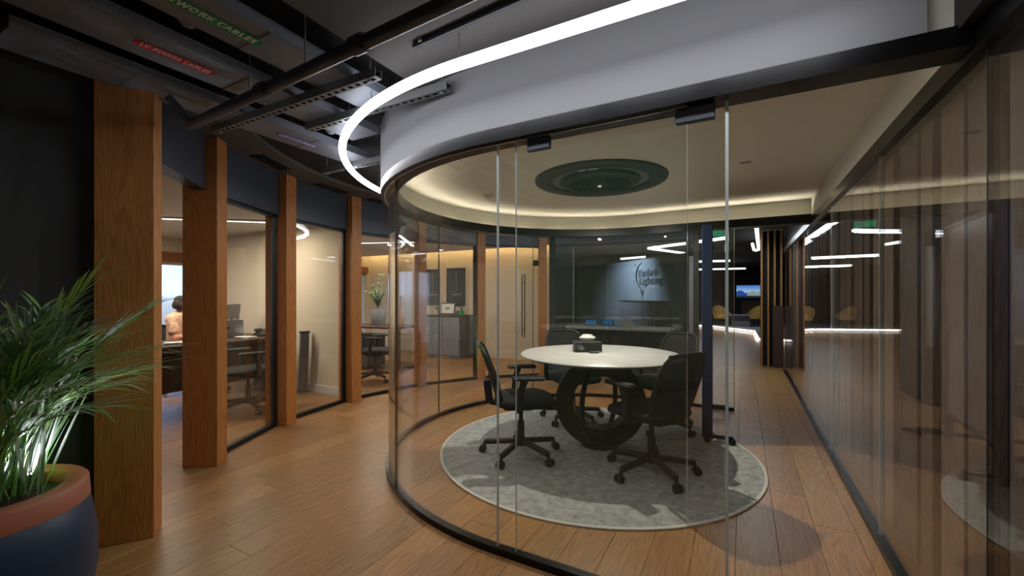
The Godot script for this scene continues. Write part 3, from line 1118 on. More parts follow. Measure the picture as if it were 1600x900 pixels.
# a task chair that faces -z of its own
func make_chair(label: String, group: String) -> Node3D:
	var o := thing("task_chair", label, "chair", Vector3.ZERO, 0, group)
	var leg := mb()
	# one star leg along -z
	bar(leg, Vector3(0, 0.115, -0.02), Vector3(0, 0.085, -0.30), 0.042, 0.038, 0.008)
	tube(leg, [Vector3(0, 0.085, -0.30), Vector3(0, 0.055, -0.30)], 0.012, 8)
	var lm := leg.commit()
	var cs := mb()
	for e in [-1.0, 1.0]:
		tube(cs, [Vector3(e * 0.008, 0.028, -0.315), Vector3(e * 0.026, 0.028, -0.315)], 0.028, 14)
	bar(cs, Vector3(0, 0.05, -0.33), Vector3(0, 0.05, -0.29), 0.03, 0.02, 0.004)
	var cm := cs.commit()
	for k in 5:
		var l := part("base_leg", lm, M.black_plastic, o)
		l.rotation.y = TAU * k / 5.0 + 0.35
		part("caster", cm, M.black_plastic, l)
	var s := mb()
	lathe(s, [Vector2(0, 0.08), Vector2(0.035, 0.08), Vector2(0.04, 0.13), Vector2(0.028, 0.15), Vector2(0.028, 0.27), Vector2(0.018, 0.27), Vector2(0.018, 0.40), Vector2(0, 0.40)], 16)
	part("gas_lift", s, M.black_plastic, o)
	s = mb()
	box(s, Vector3(0, 0.395, 0.02), Vector3(0.16, 0.05, 0.24), Basis.IDENTITY, 0.012)
	part("tilt_mechanism", s, M.black_plastic, o)
	s = mb()
	# cushion: rounded slab, front edge falls
	cushion(s, Vector3(0, 0.45, -0.03), 0.25, 0.24, 0.035)
	part("seat", s, M.chair_seat, o)
	# backrest frame: a loop that curves back
	var loop := []
	for k in 41:
		var a := TAU * k / 40.0
		var x := 0.215 * signf(cos(a)) * pow(absf(cos(a)), 0.45)
		var yy := 0.5 + 0.5 * signf(sin(a)) * pow(absf(sin(a)), 0.45)
		loop.append(back_point(x * (1.0 - 0.10 * yy), yy))
	s = mb()
	tube(s, loop, 0.014, 8, false)
	part("back_frame", s, M.black_plastic, o)
	s = mb()
	grid_back(s, 0.195, 0.30, 1.0, 0.0)
	part("mesh_back", s, M.chair_mesh, o)
	s = mb()
	grid_back(s, 0.195, 0.02, 0.42, 0.012)
	part("lumbar_support", s, M.chair_lumbar, o)
	s = mb()
	bar(s, Vector3(0, 0.39, 0.10), Vector3(0, 0.43, 0.25), 0.07, 0.03, 0.008)
	bar(s, Vector3(0, 0.42, 0.25), Vector3(0, 0.60, 0.27), 0.06, 0.025, 0.008)
	part("back_spine", s, M.black_plastic, o)
	for e in [-1.0, 1.0]:
		s = mb()
		bar(s, Vector3(e * 0.12, 0.41, 0.03), Vector3(e * 0.255, 0.42, 0.03), 0.05, 0.025, 0.006)
		tube(s, [Vector3(e * 0.25, 0.41, 0.03), Vector3(e * 0.272, 0.46, 0.035), Vector3(e * 0.276, 0.58, 0.02), Vector3(e * 0.272, 0.645, 0.0)], [0.024, 0.026, 0.022, 0.03], 10)
		var ar := part("armrest", s, M.black_plastic, o)
		s = mb()
		box(s, Vector3(e * 0.27, 0.66, -0.03), Vector3(0.085, 0.028, 0.25), Basis.IDENTITY, 0.012)
		part("arm_pad", s, M.black_plastic, ar)
	return o

func back_point(x: float, t: float) -> Vector3:
	# t 0..1 from the seat to the top; concave in plan, lumbar bend in profile
	var z := 0.215 + 0.035 * sin(t * PI * 0.9) + 0.115 * t * t - 0.03 * (1.0 - t)
	return Vector3(x, 0.45 + 0.44 * t, z - 0.9 * x * x)

func grid_back(st: SurfaceTool, hw: float, t0: float, t1: float, off: float) -> void:
	var nx := 8
	var ny := 10
	for i in nx:
		for j in ny:
			var c := []
			for q in [[i, j], [i + 1, j], [i + 1, j + 1], [i, j + 1]]:
				var t := lerpf(t0, t1, q[1] / float(ny))
				var x := lerpf(-hw, hw, q[0] / float(nx)) * (1.0 - 0.10 * t)
				c.append(back_point(x, t) + Vector3(0, 0, off))
			var n: Vector3 = (c[1] - c[0]).cross(c[3] - c[0]).normalized()
			quad(st, c[0], c[1], c[2], c[3], n)
			for k in 4: c[k] -= Vector3(0, 0, 0.004)
			quad(st, c[0], c[1], c[2], c[3], -n)

func cushion(st: SurfaceTool, at: Vector3, hx: float, hz: float, ht: float) -> void:
	var n := 28
	var lay := [[0.86, -ht], [0.97, -ht * 0.6], [1.0, 0.0], [0.96, ht * 0.7], [0.84, ht], [0.0, ht * 1.1]]
	var ring := func(sc: float, y: float) -> Array:
		var out := []
		for k in n:
			var a := TAU * k / n
			var x := hx * signf(cos(a)) * pow(absf(cos(a)), 0.5) * sc
			var z := hz * signf(sin(a)) * pow(absf(sin(a)), 0.5) * sc
			var drop := 0.03 * clampf(-z / hz - 0.4, 0, 1)
			out.append(at + Vector3(x, y - drop, z))
		return out
	var rings := []
	for l in lay: rings.append(ring.call(l[0], l[1]))
	for i in rings.size() - 1:
		for k in n:
			var l := (k + 1) % n
			var pn := func(p: Vector3, y: float) -> Vector3:
				return (Vector3((p.x - at.x) / hx, 0, (p.z - at.z) / hz) * (1.0 - absf(y) / ht * 0.7) + Vector3.UP * (y / ht)).normalized()
			var y0: float = lay[i][1]
			var y1: float = lay[i + 1][1]
			quadn(st, rings[i][k], rings[i][l], rings[i + 1][l], rings[i + 1][k], pn.call(rings[i][k], y0), pn.call(rings[i][l], y0), pn.call(rings[i + 1][l], y1), pn.call(rings[i + 1][k], y1))
	for k in n:
		tri(st, at + Vector3(0, -ht, 0), rings[0][k], rings[0][(k + 1) % n], Vector3.DOWN, Vector3.DOWN, Vector3.DOWN)

func facing(dx: float, dz: float) -> float:
	return atan2(-dx, -dz)

func build_chairs() -> void:
	var grp := "black mesh chairs round the meeting table"
	var c := make_chair("black mesh chair with blue lower back, side on at the table's left", grp)
	c.position = Vector3(-1.55, 0.012, -2.99)
	c.rotation.y = facing(0.72, -0.46)
	copy(c, Vector3(-0.57, 0.012, -3.13), facing(-0.80, -0.52), "black mesh chair nearest the glass door, its back to the viewer")
	copy(c, Vector3(-1.53, 0.012, -4.10), facing(0.60, 0.70), "black mesh chair behind the table, left of the tissue box")
	copy(c, Vector3(-0.68, 0.012, -4.24), facing(-0.45, 0.80), "black mesh chair behind the table, beside the tall board")
	var o1 := copy(c, Vector3(-4.86, 0, -2.74), facing(-0.25, 0.95), "office chair in front of the desk behind the second oak column")
	o1.set_meta("group", "office chairs at the desks")
	var o2 := copy(c, Vector3(-6.40, 0, -2.80), facing(0.80, -0.60), "office chair the seated person is using")
	o2.set_meta("group", "office chairs at the desks")
	var o3 := copy(c, Vector3(-4.88, 0, -4.62), facing(0.80, -0.60), "office chair before the plant desk in the second office")
	o3.set_meta("group", "office chairs at the desks")

func build_board() -> void:
	var o := thing("mobile_board", "tall dark framed rolling board standing edge on by the rug", "board", Vector3(-0.305, 0.012, -4.58), 0.068)
	var s := mb()
	for e in [-0.56, 0.56]:
		s = mb()
		box(s, Vector3(0, 0.96, e), Vector3(0.085, 1.84, 0.05), Basis.IDENTITY, 0.006)
		part("post", s, M.post_blue, o)
		s = mb()
		bar(s, Vector3(-0.02, 0.06, e), Vector3(0.20, 0.06, e), 0.04, 0.03, 0.006)
		var f := part("foot", s, M.black_metal, o)
		s = mb()
		tube(s, [Vector3(0.19, 0.03, e - 0.015), Vector3(0.19, 0.03, e + 0.015)], 0.03, 14)
		part("caster", s, M.black_plastic, f)
		s = mb()
		tube(s, [Vector3(-0.0, 0.03, e - 0.015), Vector3(-0.0, 0.03, e + 0.015)], 0.03, 14)
		part("caster", s, M.black_plastic, f)
	s = mb()
	box(s, Vector3(0, 1.05, 0), Vector3(0.03, 1.60, 1.08))
	part("writing_panel", s, M.board_white, o)
	s = mb()
	for y in [0.24, 1.86]:
		box(s, Vector3(0, y, 0), Vector3(0.05, 0.035, 1.10), Basis.IDENTITY, 0.004)
	part("cross_rail", s, M.post_blue, o)

# ---------------------------------------------------------------- plants
func frond(rng: RandomNumberGenerator, root: Vector3, dir: float, lean: float, ln: float, pairs: int, leaf_len: float, sag: float) -> SurfaceTool:
	var s := mb()
	var pts := []
	var rad := []
	var out := Vector3(cos(dir), 0, sin(dir))
	var n := 14
	for i in n + 1:
		var t := i / float(n)
		var p := root + out * (lean * ln * (t * 0.18 + t * t * 0.82)) + Vector3.UP * (ln * (t * (1.0 - 0.18 * lean) - sag * t * t * t))
		pts.append(p)
		rad.append(lerpf(0.0065, 0.0018, t))
	tube(s, pts, rad, 5)
	for i in pairs:
		var t := lerpf(0.42, 0.99, i / float(pairs - 1))
		var f := t * n
		var k := mini(int(f), n - 1)
		var p: Vector3 = pts[k].lerp(pts[k + 1], f - k)
		var tan_: Vector3 = (pts[k + 1] - pts[k]).normalized()
		var side := tan_.cross(Vector3.UP).normalized()
		if side.length() < 0.5: side = Vector3(-out.z, 0, out.x)
		var ll := leaf_len * (0.55 + 0.45 * sin(PI * clampf((t - 0.25) / 0.8, 0, 1))) * rng.randf_range(0.85, 1.15)
		for e in [-1.0, 1.0]:
			var d: Vector3 = (side * e * rng.randf_range(0.35, 0.65) + tan_ * rng.randf_range(0.9, 1.3) + Vector3.UP * rng.randf_range(-0.05, 0.25)).normalized()
			blade(s, p, d, ll, rng.randf_range(0.004, 0.007), rng.randf_range(0.05, 0.45))
	return s

func blade(s: SurfaceTool, p: Vector3, d: Vector3, ln: float, hw: float, droop: float) -> void:
	var wv := d.cross(Vector3.UP).normalized()
	if wv.length() < 0.5: wv = Vector3.RIGHT
	var nn := wv.cross(d).normalized()
	var prev := []
	for i in 6:
		var t := i / 5.0
		var c := p + d * (ln * t) + Vector3.DOWN * (droop * ln * t * t)
		var w: float = hw * [0.35, 0.9, 1.0, 0.85, 0.5, 0.03][i]
		var cur := [c - wv * w + nn * w * 0.3, c, c + wv * w + nn * w * 0.3]
		if i > 0:
			for h in 2:
				quad(s, prev[h], prev[h + 1], cur[h + 1], cur[h], (nn + wv * (0.3 if h == 0 else -0.3)).normalized())
		prev = cur

func build_palm() -> void:
	var at := Vector3(-2.23, 0, -0.385)
	var o := thing("potted_palm", "leafy green palm in a navy pot with a copper rim", "plant", at)
	var s := mb()
	lathe(s, [Vector2(0, 0.0), Vector2(0.20, 0.0), Vector2(0.225, 0.02), Vector2(0.265, 0.15), Vector2(0.285, 0.30), Vector2(0.283, 0.42), Vector2(0.262, 0.555), Vector2(0.255, 0.56), Vector2(0.25, 0.54)], 64)
	part("pot", s, M.pot, o)
	s = mb()
	lathe(s, [Vector2(0.264, 0.548), Vector2(0.260, 0.612), Vector2(0.252, 0.620), Vector2(0.205, 0.620), Vector2(0.197, 0.612), Vector2(0.195, 0.56)], 64)
	part("rim", s, M.copper, o)
	s = mb()
	lathe(s, [Vector2(0.197, 0.575), Vector2(0.0, 0.585)], 32)
	part("soil", s, M.soil, o)
	var rng := RandomNumberGenerator.new()
	rng.seed = 21
	for k in 38:
		var dir := rng.randf() * TAU
		var root := Vector3(-0.03, 0.58, -0.04) + Vector3(rng.randf_range(-0.09, 0.05), 0, rng.randf_range(-0.06, 0.10))
		var lean := rng.randf_range(0.08, 0.5)
		var ln := rng.randf_range(0.55, 0.88)
		if k < 14:      # fronds that reach over towards the column
			dir = rng.randf_range(-1.2, 0.0)
			lean = rng.randf_range(0.35, 0.85)
			ln = rng.randf_range(0.5, 0.82)
		part("frond", frond(rng, root, dir, lean, ln, 12, rng.randf_range(0.18, 0.30), rng.randf_range(0.05, 0.25)), M.leaf[rng.randi() % 4], o)
	# thin upright shoots
	for k in 90:
		s = mb()
		var root := Vector3(-0.02, 0.58, -0.06) + Vector3(rng.randf_range(-0.10, 0.09), 0, rng.randf_range(-0.08, 0.11))
		var d := Vector3(rng.randf_range(-0.35, 0.40), 1.0, rng.randf_range(-0.45, 0.3)).normalized()
		blade(s, root, d, rng.randf_range(0.25, 0.6), 0.0055, rng.randf_range(0.02, 0.2))
		part("shoot", s, M.leaf[[0, 2, 2, 1][k % 4]], o)
	var l := thing("pot_spotlight", "small glowing spotlight set in the palm pot", "spotlight", at + Vector3(-0.105, 0.590, -0.128))
	s = mb()
	lathe(s, [Vector2(0, 0.0), Vector2(0.032, 0.0), Vector2(0.036, 0.025), Vector2(0.030, 0.03), Vector2(0.026, 0.022)], 20)
	part("housing", s, M.black_metal, l)
	s = mb()
	lathe(s, [Vector2(0.027, 0.022), Vector2(0.0, 0.028)], 20)
	part("lens", s, M.led, l)
	var sp := SpotLight3D.new()
	sp.name = "lamp"
	sp.light_color = Color(0.95, 0.97, 1.0)
	sp.light_energy = E_POT
	sp.spot_angle = 60
	sp.spot_range = 20
	sp.light_size = 0.02
	sp.shadow_enabled = true
	add_child(sp, true)
	sp.position = at + Vector3(-0.11, 0.615, -0.135)
	sp.look_at(at + Vector3(0.02, 1.0, -0.03))

func build_zz(at: Vector3) -> void:
	var o := thing("potted_zz_plant", "glossy green plant in a tall grey pot on the office desk", "plant", at)
	var s := mb()
	lathe(s, [Vector2(0, 0), Vector2(0.12, 0), Vector2(0.15, 0.27), Vector2(0.14, 0.28), Vector2(0.13, 0.26), Vector2(0, 0.255)], 28)
	part("pot", s, M.grey_pot, o)
	var rng := RandomNumberGenerator.new()
	rng.seed = 3
	for k in 9:
		s = mb()
		var a := TAU * k / 9.0
		var lean: float = [0.1, 0.45, 0.3, 0.5, 0.35, 0.45, 0.2, 0.4, 0.3][k]
		var ln: float = [0.66, 0.42, 0.5, 0.4, 0.36, 0.44, 0.55, 0.38, 0.42][k]
		var pts := []
		for i in 9:
			var t := i / 8.0
			pts.append(Vector3(cos(a) * lean * ln * t * t, 0.25 + ln * t * (1.0 - lean * 0.3 * t), sin(a) * lean * ln * t * t))
		tube(s, pts, 0.007, 5)
		for i in 9:
			for e in [-1.0, 1.0]:
				var p: Vector3 = pts[i]
				if i < 2: continue
				var d := Vector3(cos(a + PI / 2) * e, 0.45, sin(a + PI / 2) * e).normalized()
				blade(s, p, (d + Vector3(cos(a), 0, sin(a)) * 0.3).normalized(), rng.randf_range(0.07, 0.10), 0.022, 0.1)
		part("leafy_stem", s, M.leaf[[1, 0, 3, 1, 0, 1, 3, 0, 1][k]], o)

# ---------------------------------------------------------------- the seated person
func capsules_mesh(caps: Array, cell: float, blend: float) -> SurfaceTool:
	# caps: [a, b, ra, rb]; surface nets over the smooth union
	var lo := Vector3.INF
	var hi := -Vector3.INF
	for c in caps:
		for i in 2:
			lo = lo.min(c[i] - Vector3.ONE * (c[2 + i] + blend + cell * 2))
			hi = hi.max(c[i] + Vector3.ONE * (c[2 + i] + blend + cell * 2))
	var n := Vector3i(((hi - lo) / cell).ceil()) + Vector3i.ONE
	var field := PackedFloat32Array()
	field.resize(n.x * n.y * n.z)
	for z in n.z:
		for y in n.y:
			for x in n.x:
				var p := lo + Vector3(x, y, z) * cell
				var d := 1e3
				for c in caps:
					var ab: Vector3 = c[1] - c[0]
					var t: float = clampf((p - c[0]).dot(ab) / maxf(ab.length_squared(), 1e-9), 0, 1)
					var e: float = (p - (c[0] + ab * t)).length() - lerpf(c[2], c[3], t)
					var h := clampf(0.5 + 0.5 * (e - d) / blend, 0, 1)
					d = lerpf(e, d, h) - blend * h * (1.0 - h)
				field[(z * n.y + y) * n.x + x] = d
	var at := func(x: int, y: int, z: int) -> float: return field[(z * n.y + y) * n.x + x]
	var vert := {}
	for z in n.z - 1:
		for y in n.y - 1:
			for x in n.x - 1:
				var sum := Vector3.ZERO
				var cnt := 0
				for e in [[0, 0, 0, 1, 0, 0], [0, 1, 0, 1, 1, 0], [0, 0, 1, 1, 0, 1], [0, 1, 1, 1, 1, 1], [0, 0, 0, 0, 1, 0], [1, 0, 0, 1, 1, 0], [0, 0, 1, 0, 1, 1], [1, 0, 1, 1, 1, 1], [0, 0, 0, 0, 0, 1], [1, 0, 0, 1, 0, 1], [0, 1, 0, 0, 1, 1], [1, 1, 0, 1, 1, 1]]:
					var a: float = at.call(x + e[0], y + e[1], z + e[2])
					var b: float = at.call(x + e[3], y + e[4], z + e[5])
					if (a < 0) != (b < 0):
						sum += Vector3(e[0], e[1], e[2]).lerp(Vector3(e[3], e[4], e[5]), a / (a - b))
						cnt += 1
				if cnt:
					vert[Vector3i(x, y, z)] = lo + (Vector3(x, y, z) + sum / cnt) * cell
	var nrm := func(p: Vector3) -> Vector3:
		var q := Vector3i(((p - lo) / cell).round()).clamp(Vector3i.ONE, n - Vector3i.ONE * 2)
		return Vector3(at.call(q.x + 1, q.y, q.z) - at.call(q.x - 1, q.y, q.z), at.call(q.x, q.y + 1, q.z) - at.call(q.x, q.y - 1, q.z), at.call(q.x, q.y, q.z + 1) - at.call(q.x, q.y, q.z - 1)).normalized()
	var s := mb()
	for z in range(1, n.z - 1):
		for y in range(1, n.y - 1):
			for x in range(1, n.x - 1):
				var v: float = at.call(x, y, z)
				for ax in 3:
					var o := Vector3i.ZERO
					o[ax] = 1
					var w: float = at.call(x + o.x, y + o.y, z + o.z)
					if (v < 0) == (w < 0): continue
					var u := Vector3i.ZERO
					var t := Vector3i.ZERO
					u[(ax + 1) % 3] = 1
					t[(ax + 2) % 3] = 1
					var c := Vector3i(x, y, z)
					var q := [c, c - u, c - u - t, c - t]
					if q.all(func(k): return vert.has(k)):
						var pts := q.map(func(k): return vert[k])
						quadn(s, pts[0], pts[1], pts[2], pts[3], nrm.call(pts[0]), nrm.call(pts[1]), nrm.call(pts[2]), nrm.call(pts[3]))
	return s

func build_person() -> void:
	# sits on the office chair, turned to the desk; own -z is forward
	var o := thing("person", "person with dark curly hair in a floral blouse seated at the desk", "person", Vector3(-6.40, 0, -2.80), facing(0.80, -0.60))
	var body := [
		[Vector3(0, 0.56, 0.06), Vector3(0, 0.95, 0.06), 0.13, 0.125],
		[Vector3(-0.13, 0.99, 0.06), Vector3(0.13, 0.99, 0.06), 0.062, 0.062],
		[Vector3(0, 1.0, 0.05), Vector3(0, 1.09, 0.03), 0.05, 0.045],
		[Vector3(0, 1.17, 0.0), Vector3(0, 1.14, -0.03), 0.085, 0.065],
		[Vector3(0, 1.145, -0.10), Vector3(0, 1.13, -0.112), 0.012, 0.014],
		[Vector3(0.165, 0.97, 0.06), Vector3(0.215, 0.74, -0.02), 0.05, 0.04],
		[Vector3(0.215, 0.74, -0.02), Vector3(0.13, 0.80, -0.25), 0.038, 0.027],
		[Vector3(-0.165, 0.97, 0.06), Vector3(-0.215, 0.74, -0.02), 0.05, 0.04],
		[Vector3(-0.215, 0.74, -0.02), Vector3(-0.13, 0.80, -0.25), 0.038, 0.027],
		[Vector3(0.13, 0.80, -0.25), Vector3(0.12, 0.80, -0.31), 0.028, 0.024],
		[Vector3(-0.13, 0.80, -0.25), Vector3(-0.12, 0.80, -0.31), 0.028, 0.024],
		[Vector3(0.09, 0.55, 0.03), Vector3(0.10, 0.55, -0.38), 0.085, 0.06],
		[Vector3(-0.09, 0.55, 0.03), Vector3(-0.10, 0.55, -0.38), 0.085, 0.06],
		[Vector3(0.10, 0.55, -0.38), Vector3(0.10, 0.10, -0.34), 0.056, 0.038],
		[Vector3(-0.10, 0.55, -0.38), Vector3(-0.10, 0.10, -0.34), 0.056, 0.038],
		[Vector3(0.10, 0.05, -0.33), Vector3(0.10, 0.035, -0.48), 0.04, 0.03],
		[Vector3(-0.10, 0.05, -0.33), Vector3(-0.10, 0.035, -0.48), 0.04, 0.03]]
	for e in [-1.0, 1.0]:
		for k in 4:
			var x: float = e * 0.12 + (k - 1.5) * 0.014
			body.append([Vector3(x, 0.80, -0.32), Vector3(x * 1.02, 0.79, -0.375 - 0.008 * (1.5 - absf(k - 1.5))), 0.009, 0.007])
		body.append([Vector3(e * 0.105, 0.80, -0.28), Vector3(e * 0.075, 0.785, -0.335), 0.010, 0.008])
	part("body", capsules_mesh(body, 0.0125, 0.03), M.skin, o)
	var blouse := [
		[Vector3(0, 0.57, 0.06), Vector3(0, 0.95, 0.06), 0.145, 0.138],
		[Vector3(-0.14, 0.985, 0.06), Vector3(0.14, 0.985, 0.06), 0.072, 0.072],
		[Vector3(0.165, 0.97, 0.06), Vector3(0.198, 0.83, 0.01), 0.064, 0.062],
		[Vector3(-0.165, 0.97, 0.06), Vector3(-0.198, 0.83, 0.01), 0.064, 0.062]]
	part("blouse", capsules_mesh(blouse, 0.016, 0.03), M.blouse, o)
	var tro := [
		[Vector3(0.09, 0.55, 0.05), Vector3(0.10, 0.55, -0.38), 0.096, 0.072], [Vector3(-0.09, 0.55, 0.05), Vector3(-0.10, 0.55, -0.38), 0.096, 0.072],
		[Vector3(0.10, 0.55, -0.38), Vector3(0.10, 0.13, -0.34), 0.068, 0.055], [Vector3(-0.10, 0.55, -0.38), Vector3(-0.10, 0.13, -0.34), 0.068, 0.055]]
	part("trousers", capsules_mesh(tro, 0.018, 0.02), M.trousers, o)
	var hair := []
	var rng := RandomNumberGenerator.new()
	rng.seed = 9
	for k in 34:
		var d := Vector3(rng.randf_range(-1, 1), rng.randf_range(-0.35, 1), rng.randf_range(-0.25, 1)).normalized()
		var p := Vector3(0, 1.18, 0.01) + d * Vector3(0.085, 0.085, 0.095)
		hair.append([p, p + Vector3(0, -0.02, 0.004), 0.03, 0.026])
	part("hair", capsules_mesh(hair, 0.014, 0.02), M.hair, o)
	var s := mb()
	for e in [-1.0, 1.0]:
		box(s, Vector3(e * 0.03, 1.165, -0.087), Vector3(0.022, 0.010, 0.008), Basis.IDENTITY, 0.003)
	box(s, Vector3(0, 1.105, -0.092), Vector3(0.04, 0.007, 0.008), Basis.IDENTITY, 0.002)
	part("face_features", s, M.hair, o)

# ---------------------------------------------------------------- office furniture
func build_office_one() -> void:
	var o := thing("office_desk", "dark wood corner desk seen between the first three oak columns", "desk", Vector3(-5.58, 0, -2.30))
	var s := mb()
	box(s, Vector3(0, 0.735, 0), Vector3(0.76, 0.035, 2.3), Basis.IDENTITY, 0.004)
	part("desktop", s, M.desk_wood, o)
	s = mb()
	box(s, Vector3(-0.76, 0.735, -0.84), Vector3(0.755, 0.035, 0.6), Basis.IDENTITY, 0.004)
	part("side_return", s, M.desk_wood, o)
	s = mb()
	box(s, Vector3(0.12, 0.47, 0), Vector3(0.02, 0.49, 2.2))
	part("modesty_panel", s, M.desk_wood, o)
	for e in [-1.0, 1.0]:
		s = mb()
		box(s, Vector3(0, 0.36, e * 1.12), Vector3(0.70, 0.715, 0.035), Basis.IDENTITY, 0.004)
		part("side_panel", s, M.desk_wood, o)
	s = mb()
	box(s, Vector3(0.22, 0.69, 0.1), Vector3(0.16, 0.03, 1.2))
	part("cable_shelf", s, M.steel, o)
	var lt := thing("laptop", "open silver laptop on the dark wood desk", "laptop", Vector3(-5.75, 0.7535, -3.02), 0.95)
	s = mb()
	box(s, Vector3(0, 0.008, 0), Vector3(0.32, 0.016, 0.22), Basis.IDENTITY, 0.004)
	part("keyboard_deck", s, M.silver, lt)
	s = mb()
	box(s, Vector3(0, 0.12, 0.145), Vector3(0.32, 0.225, 0.008), Basis(Vector3.RIGHT, 0.28), 0.003)
	var ld := part("lid", s, M.silver, lt)
	s = mb()
	lathe(s, [Vector2(0, 0), Vector2(0.014, 0), Vector2(0.014, 0.003), Vector2(0, 0.003)], 14)
	var lg := part("round_emblem", s, M.screen_dark, ld)
	lg.position = Vector3(0, 0.125, 0.151)
	lg.rotation.x = PI / 2 + 0.28
	var mo := thing("monitor", "dark computer monitor tilted on the desk", "monitor", Vector3(-6.12, 0.7535, -3.24), 2.35)
	s = mb()
	box(s, Vector3(0, 0.25, 0), Vector3(0.50, 0.32, 0.02), Basis(Vector3.RIGHT, 0.10), 0.004)
	part("case", s, M.screen_dark, mo)
	s = mb()
	box(s, Vector3(0, 0.25, -0.012), Vector3(0.47, 0.29, 0.004), Basis(Vector3.RIGHT, 0.10))
	part("screen", s, M.black, mo)
	s = mb()
	bar(s, Vector3(0, 0.0, 0.05), Vector3(0, 0.22, 0.015), 0.05, 0.015)
	box(s, Vector3(0, 0.006, 0.03), Vector3(0.22, 0.012, 0.16), Basis.IDENTITY, 0.004)
	part("stand", s, M.silver, mo)
	var ph := thing("desk_phone", "small black desk phone beside the monitor", "phone", Vector3(-5.42, 0.7535, -3.25), 0.6)
	s = mb()
	box(s, Vector3(0, 0.05, 0), Vector3(0.20, 0.03, 0.18), Basis(Vector3.RIGHT, 0.35), 0.006)
	part("base", s, M.black_plastic, ph)
	s = mb()
	bar(s, Vector3(-0.07, 0.09, -0.08), Vector3(-0.07, 0.09, 0.08), 0.04, 0.03, 0.012)
	part("handset", s, M.black_plastic, ph)
	for q in [[Vector3(-5.42, 0.7535, -3.02), "white paper stack lying between laptop and phone", 0.3], [Vector3(-5.42, 0.7535, -2.30), "white paper stack at the end of the dark desk", 0.9]]:
		var pp := thing("paper_stack", q[1], "paper", q[0], q[2], "papers on the office desk")
		s = mb()
		for k in 4:
			box(s, Vector3(0, 0.003 + 0.005 * k, 0), Vector3(0.21, 0.0045, 0.15), yaw(0.12 * k))
		part("sheets", s, M.white, pp)
	# cushion of the spare chair by the glass: leaning flat panel
	var ln := thing("leaning_panel", "tall thin grey panel leaning on the beige office wall", "panel", Vector3(-5.10, 0, -3.59), 0.0)
	s = mb()
	box(s, Vector3(0, 0.40, 0), Vector3(0.04, 0.80, 0.12), Basis(Vector3.BACK, -0.05), 0.006)
	part("board", s, M.grey_fabric, ln)
	s = mb()
	box(s, Vector3(0.02, 0.80, 0), Vector3(0.05, 0.02, 0.13), Basis(Vector3.BACK, -0.05))
	part("edge_trim", s, M.black, ln)
	# ceiling line lights
	for q in [[Vector3(-6.1, 2.20, -2.4), Vector2(0.75, -0.66), 2.6, "slim white line light on the first office ceiling"], [Vector3(-5.6, 2.20, -5.3), Vector2(0.93, -0.36), 2.4, "slim white line light on the second office ceiling"]]:
		var l := thing("line_light", q[3], "light", q[0], -atan2(q[1].y, q[1].x), "line lights in the offices")
		s = mb()
		box(s, Vector3(0, 0.008, 0), Vector3(q[2], 0.02, 0.04))
		part("profile", s, M.white, l)
		s = mb()
		box(s, Vector3(0, -0.004, 0), Vector3(q[2] - 0.02, 0.008, 0.032))
		part("diffuser", s, M.led, l)
		area(q[0] + Vector3(0, -0.02, 0), Vector3.DOWN, Vector2(q[2], 0.04), Color(1, 0.95, 0.87), E_OFFICE, Vector3(q[1].x, 0, q[1].y))

